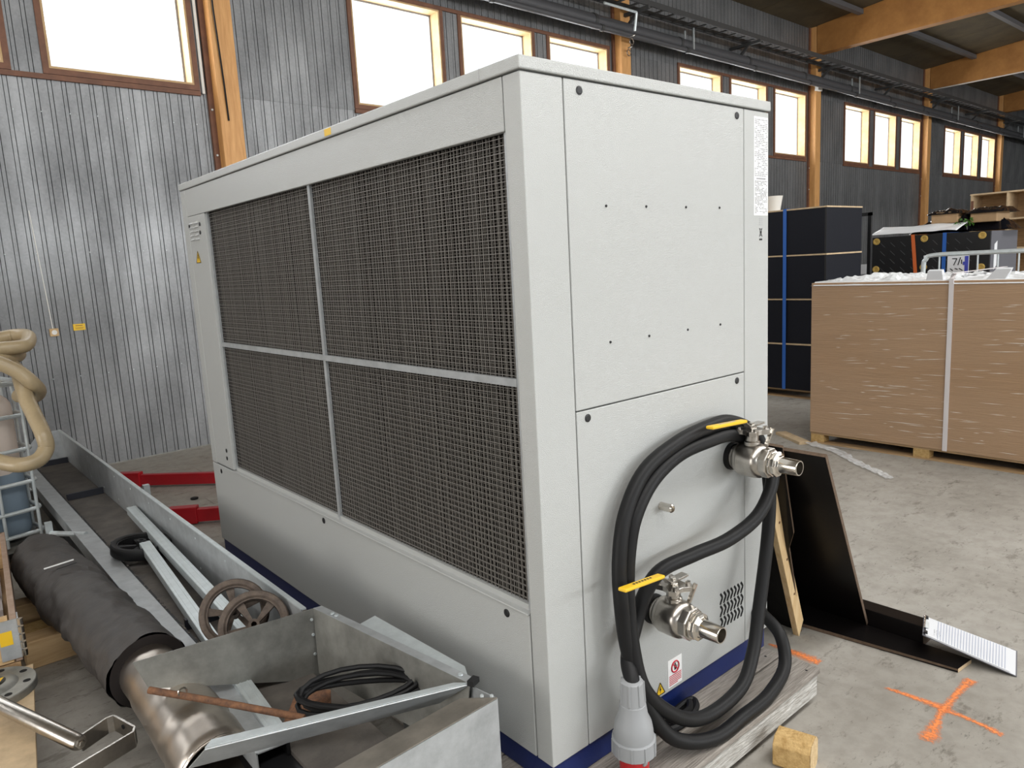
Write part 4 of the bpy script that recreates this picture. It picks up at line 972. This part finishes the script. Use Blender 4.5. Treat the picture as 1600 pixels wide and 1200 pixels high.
mb = MB(); mb.tube([sp2_[-1]+(sp2_[-1]-sp2_[-2])*.0, sp2_[-1]+(sp2_[-1]-sp2_[-2])*.25], .124, 32, cap=False); mb.build('pipe_rim', 'nickel', ip, smooth=True)
for y, x0, x1, lb in ((2.95,-1.12,-.66,'far timber sleeper under the insulated pipe'),(2.45,-1.05,-.66,'near timber sleeper under the insulated pipe')):
    s_t = MB(); s_t.box(x0,x1,y-.06,y+.06,0,.132); s_t.build('timber_sleeper', 'pine_x', label=lb, category='sleeper', group='sleepers under the insulated pipe', bevel=.004)
mb = MB().box(-1.02,-.90,2.62,2.74,.0,.09); mb.build('wood_offcut', 'block_wood', label='squat wood offcut on the floor left of the insulated pipe', category='wood offcut', bevel=.004)

# ------------------------------------------------------------------ IBC tank with suction hose
ANG = R_(12)
ib = thing('ibc_tank', (-.735,3.98,0), 'white caged liquid container with a grey-blue lower half at the left edge', 'container', rz=ANG)
ib['_o'] = (0,0,0)
WX, WY = -1.0, 1.15
def rbox(x0,x1,y0,y1,z0,z1,r): return B(x0,x1,y0,y1,z0,z1)
o = B(WX+.03,-.03,.03,WY-.03,.52,1.10).build('tank', 'hdpe', ib, local=True, bevel=.10)
o.modifiers['bevel'].segments = 5; o.data.polygons.foreach_set('use_smooth', [True]*6)
o = B(WX+.03,-.03,.03,WY-.03,.16,.64).build('tank_bottom', 'hdpe_blue', ib, local=True, bevel=.07, label='grey-blue lower half of the tank')
o.modifiers['bevel'].segments = 5; o.data.polygons.foreach_set('use_smooth', [True]*6)
for z in (.20,.35,.53,.74,.955,1.16):
    pts = []
    for cx_, cy_, a_s in ((-.05,.05,-90),(-.05,WY-.05,0),(WX+.05,WY-.05,90),(WX+.05,.05,180)):
        for q in range(5): a = R_(a_s+q*22.5); pts.append((cx_+.06*math.cos(a), cy_+.06*math.sin(a), z))
    MB().tube(pts, .013 if z < 1.1 else .016, 8, closed=True).build('cage_ring', 'zinc', ib, local=True, smooth=True)
for i in range(6):
    x = -.02-i*.19; MB().tube([(x,-.012,.14),(x,-.012,1.16)], .010, 8).build('cage_bar', 'zinc', ib, local=True, smooth=True)
for i in range(1,6):
    y = i*.2; MB().tube([(.012,y,.14),(.012,y,1.16)], .010, 8).build('cage_bar', 'zinc', ib, local=True, smooth=True)
B(WX,0,0,WY,.10,.14).build('base_pan', 'galv_dark', ib, local=True)
for x in (WX+.06,WX/2,-.06):
    for y in (.06,WY/2,WY-.06): B(x-.05,x+.05,y-.05,y+.05,0,.10).build('foot', 'black', ib, local=True)
MB().lathe((WX/2,WY/2,1.10), (0,0,1), [(0,.11),(.05,.11),(.05,.09)], 20).build('screw_lid', 'black', ib, local=True)
hs = thing('suction_hose', (-.85,3.7,.8), 'ribbed beige suction hose coiled on the caged container, one loop hanging down', 'hose')
for pts in ([(-1.093,3.849,1.405),(-.96,4.005,1.42),(-.791,4.066,1.439),(-.707,4.063,1.447),(-.657,3.953,1.438),(-.704,3.784,1.395),(-.829,3.756,1.391),(-.983,3.752,1.383),(-1.104,3.719,1.37)],
            [(-1.104,3.719,1.37),(-1.14,3.69,1.34),(-1.054,3.67,1.338),(-.933,3.701,1.33),(-.835,3.753,1.33),(-.755,3.85,1.33),(-.72,3.98,1.34),(-.75,4.15,1.36),(-.95,4.30,1.34),(-1.15,4.2,1.30),(-1.2,3.8,1.28),(-1.12,3.56,1.34),(-1.028,3.525,1.375),(-.946,3.517,1.363),(-.864,3.506,1.325),(-.783,3.492,1.264),(-.725,3.493,1.189),(-.694,3.588,1.131),(-.714,3.727,1.089),(-.77,3.843,1.094)],
            [(-.85,3.98,1.33),(-.80,3.88,1.30),(-.764,3.75,1.255),(-.768,3.596,1.187),(-.772,3.45,1.108),(-.759,3.355,1.024),(-.744,3.254,.925),(-.743,3.239,.855),(-.791,3.203,.805),(-.867,3.198,.794),(-.932,3.255,.806),(-1.006,3.325,.842),(-1.103,3.42,.9)]):
    sp3 = spline(pts, 14); rr_ = [.041 + (.0007 if i % 2 else -.0007) for i in range(len(sp3))]
    MB().tube(sp3, rr_, 14).build('hose_length', 'hose_beige', hs, smooth=True)

# ------------------------------------------------------------------ bottom left corner
pcx = thing('pallet_collar', (-1.4,2.7,0), 'hinged wooden pallet collar box with a plastic bag inside, at the left edge', 'box')
d_ = Vector((.076,.997,0)); n_ = Vector((-.997,.076,0)); c0 = Vector((-1.083,2.07,0))
MB().obox(c0+d_*.66+n_*.012+Vector((0,0,.30)), d_*.66, n_*.012, Vector((0,0,.10))).build('side_board', 'chalk_wood', pcx, bevel=.002)
MB().obox(c0+n_*.41+d_*.012+Vector((0,0,.30)), n_*.38, d_*.012, Vector((0,0,.10))).build('side_board', 'pine_x', pcx, bevel=.002)
MB().obox(c0+n_*.41+d_*1.31+Vector((0,0,.30)), n_*.40, d_*.012, Vector((0,0,.10))).build('side_board', 'pine_x', pcx, bevel=.002)
MB().obox(c0+n_*.41+d_*.66+Vector((0,0,.18)), n_*.40, d_*.66, Vector((0,0,.015))).build('bottom_board', 'pine_y', pcx)
for t in (.06,.66,1.26): MB().obox(c0+n_*.41+d_*t+Vector((0,0,.08)), n_*.40, d_*.05, Vector((0,0,.08))).build('bearer', 'block_wood', pcx)
hg = MB().obox(c0+d_*.035-n_*.003+Vector((0,0,.30)), d_*.035, n_*.003, Vector((0,0,.085))).obox(c0+n_*.035-d_*.003+Vector((0,0,.30)), n_*.035, d_*.003, Vector((0,0,.085))).build('corner_hinge', 'galv', pcx)
for i in range(5): MB().tube([c0-d_*.010-n_*.010+Vector((0,0,.222+i*.034)), c0-d_*.010-n_*.010+Vector((0,0,.248+i*.034))], .011, 10).build('hinge_knuckle', 'nickel', hg, smooth=True)
MB().obox(c0+n_*.045-d_*.007+Vector((0,0,.31)), n_*.022, d_*.0006, Vector((0,0,.03))).build('yellow_label', 'yellow', pcx)
vs = []; fs = []
for i in range(15):
    for j in range(25):
        p_ = c0+n_*(.05+.72*i/14)+d_*(.05+1.2*j/24); e_ = min(i,14-i,j,24-j)/3
        vs.append(p_+Vector((0,0,.22+min(1,e_)*.15+.06*noise.fractal(p_*7,.8,2.1,3))))
for i in range(14):
    for j in range(24): a = i*25+j; fs.append((a,a+25,a+26,a+1))
o = MB().add(vs, fs).build('plastic_bag', 'bag', label='crumpled clear plastic bag inside the pallet collar', category='bag', smooth=True)
# plywood board, flange, crank
pbx = thing('flange_stand', (-1.4,1.6,0), 'plywood board on battens carrying the round steel flange', 'board')
MB().quad([(-1.054,2.045,.18),(-1.70,2.045,.18),(-1.70,1.0,.18),(-1.180,1.0,.18)], .022).build('board', 'ply_light', pbx, bevel=.002)
for yy in (1.12, 1.9): B(-1.68,-1.19 if yy < 1.5 else -1.10,yy-.05,yy+.05,0,.158).build('batten', 'block_wood', pbx)
fg = thing('pipe_flange', (-1.172,1.955,.18), 'round steel pipe flange with bolt holes on the plywood board', 'flange')
MB().lathe((-1.215,1.885,.181), (0,0,1), [(0,.155),(.028,.155),(.031,.152),(.031,.095),(.040,.085),(.046,.070),(.046,.055),(.004,.055)], 44).build('disc', 'galv_dark', fg, smooth=True)
for j in range(8):
    a = 2*math.pi*(j+.5)/8; MB().lathe((-1.215+.126*math.cos(a),1.885+.126*math.sin(a),.2115), (0,0,1), [(0,.0135),(.0008,.0135)], 14).build('bolt_hole', 'hole', fg)
MB().quad([(-1.28,1.86,.2285),(-1.19,1.85,.2285),(-1.165,1.90,.2285),(-1.27,1.91,.2285)], .001).build('yellow_tag', 'yellow', fg)
ck = thing('crank_handle', (-1.05,1.2,.18), 'steel crank handle with a U-shaped flat bar in the bottom left corner', 'crank handle')
g0, g1 = Vector((-1.23,1.68,.262)), Vector((-1.03,1.18,.235))
MB().tube([g0, g0+(g1-g0)*.98, g1], [.026,.026,.022], 20).build('grip', 'steel', ck, smooth=True)
MB().lathe(g1, g1-g0, [(-.01,.016),(.006,.016),(.007,.009),(.012,.009)], 6).build('end_nut', 'nickel', ck)
up_ = [(-1.022,1.215,.215),(-.935,1.262,.215),(-.912,1.262,.215),(-.875,1.135,.215),(-.885,1.108,.215),(-1.10,1.035,.215),(-1.30,.965,.215)]
mb = MB()
for a, b in zip(up_, up_[1:]): mb.bar(a, b, .007, .058)
mb.build('flat_bar', 'steel', ck)
MB().lathe((-.895,1.20,.222), (-.97,-.27,0), [(-.001,.008),(.0045,.008)], 12).build('bar_hole', 'hole', ck)

# ------------------------------------------------------------------ red beams behind the chiller
def red_beam(a, b, label):
    a, b = Vector(a), Vector(b); t = (b-a).normalized(); s = t.cross(Vector((0,0,1)))
    o = thing('red_beam', tuple((a+b)/2), label, 'steel beam', 'red steel beams on the floor')
    MB().bar(a+t*.16+Vector((0,0,.065)), b+Vector((0,0,.065)), .05, .095).build('bar', 'red', o, bevel=.004)
    MB().bar(a+Vector((0,0,.07)), a+t*.20+Vector((0,0,.07)), .07, .125).build('end_shoe', 'red', o, bevel=.006)
    MB().bar(b-t*.15+Vector((0,0,.009)), b+Vector((0,0,.009)), .05, .017).build('foot', 'red', o)
red_beam((.02,5.44,0), (1.15,4.30,0), 'red steel beam on the floor near the wall, left of the chiller')
red_beam((.03,4.02,0), (.95,3.36,0), 'red steel beam on the floor close to the chiller corner')
mb = MB().lathe((.36,4.55,0), (0,0,1), [(0,.03),(.012,.03),(.016,.02)], 12); mb.build('floor_bolt', 'rubber', label='small dark disc on the floor between the red beams', category='disc')
for o in bpy.data.objects:
    if '_o' in o: del o['_o']
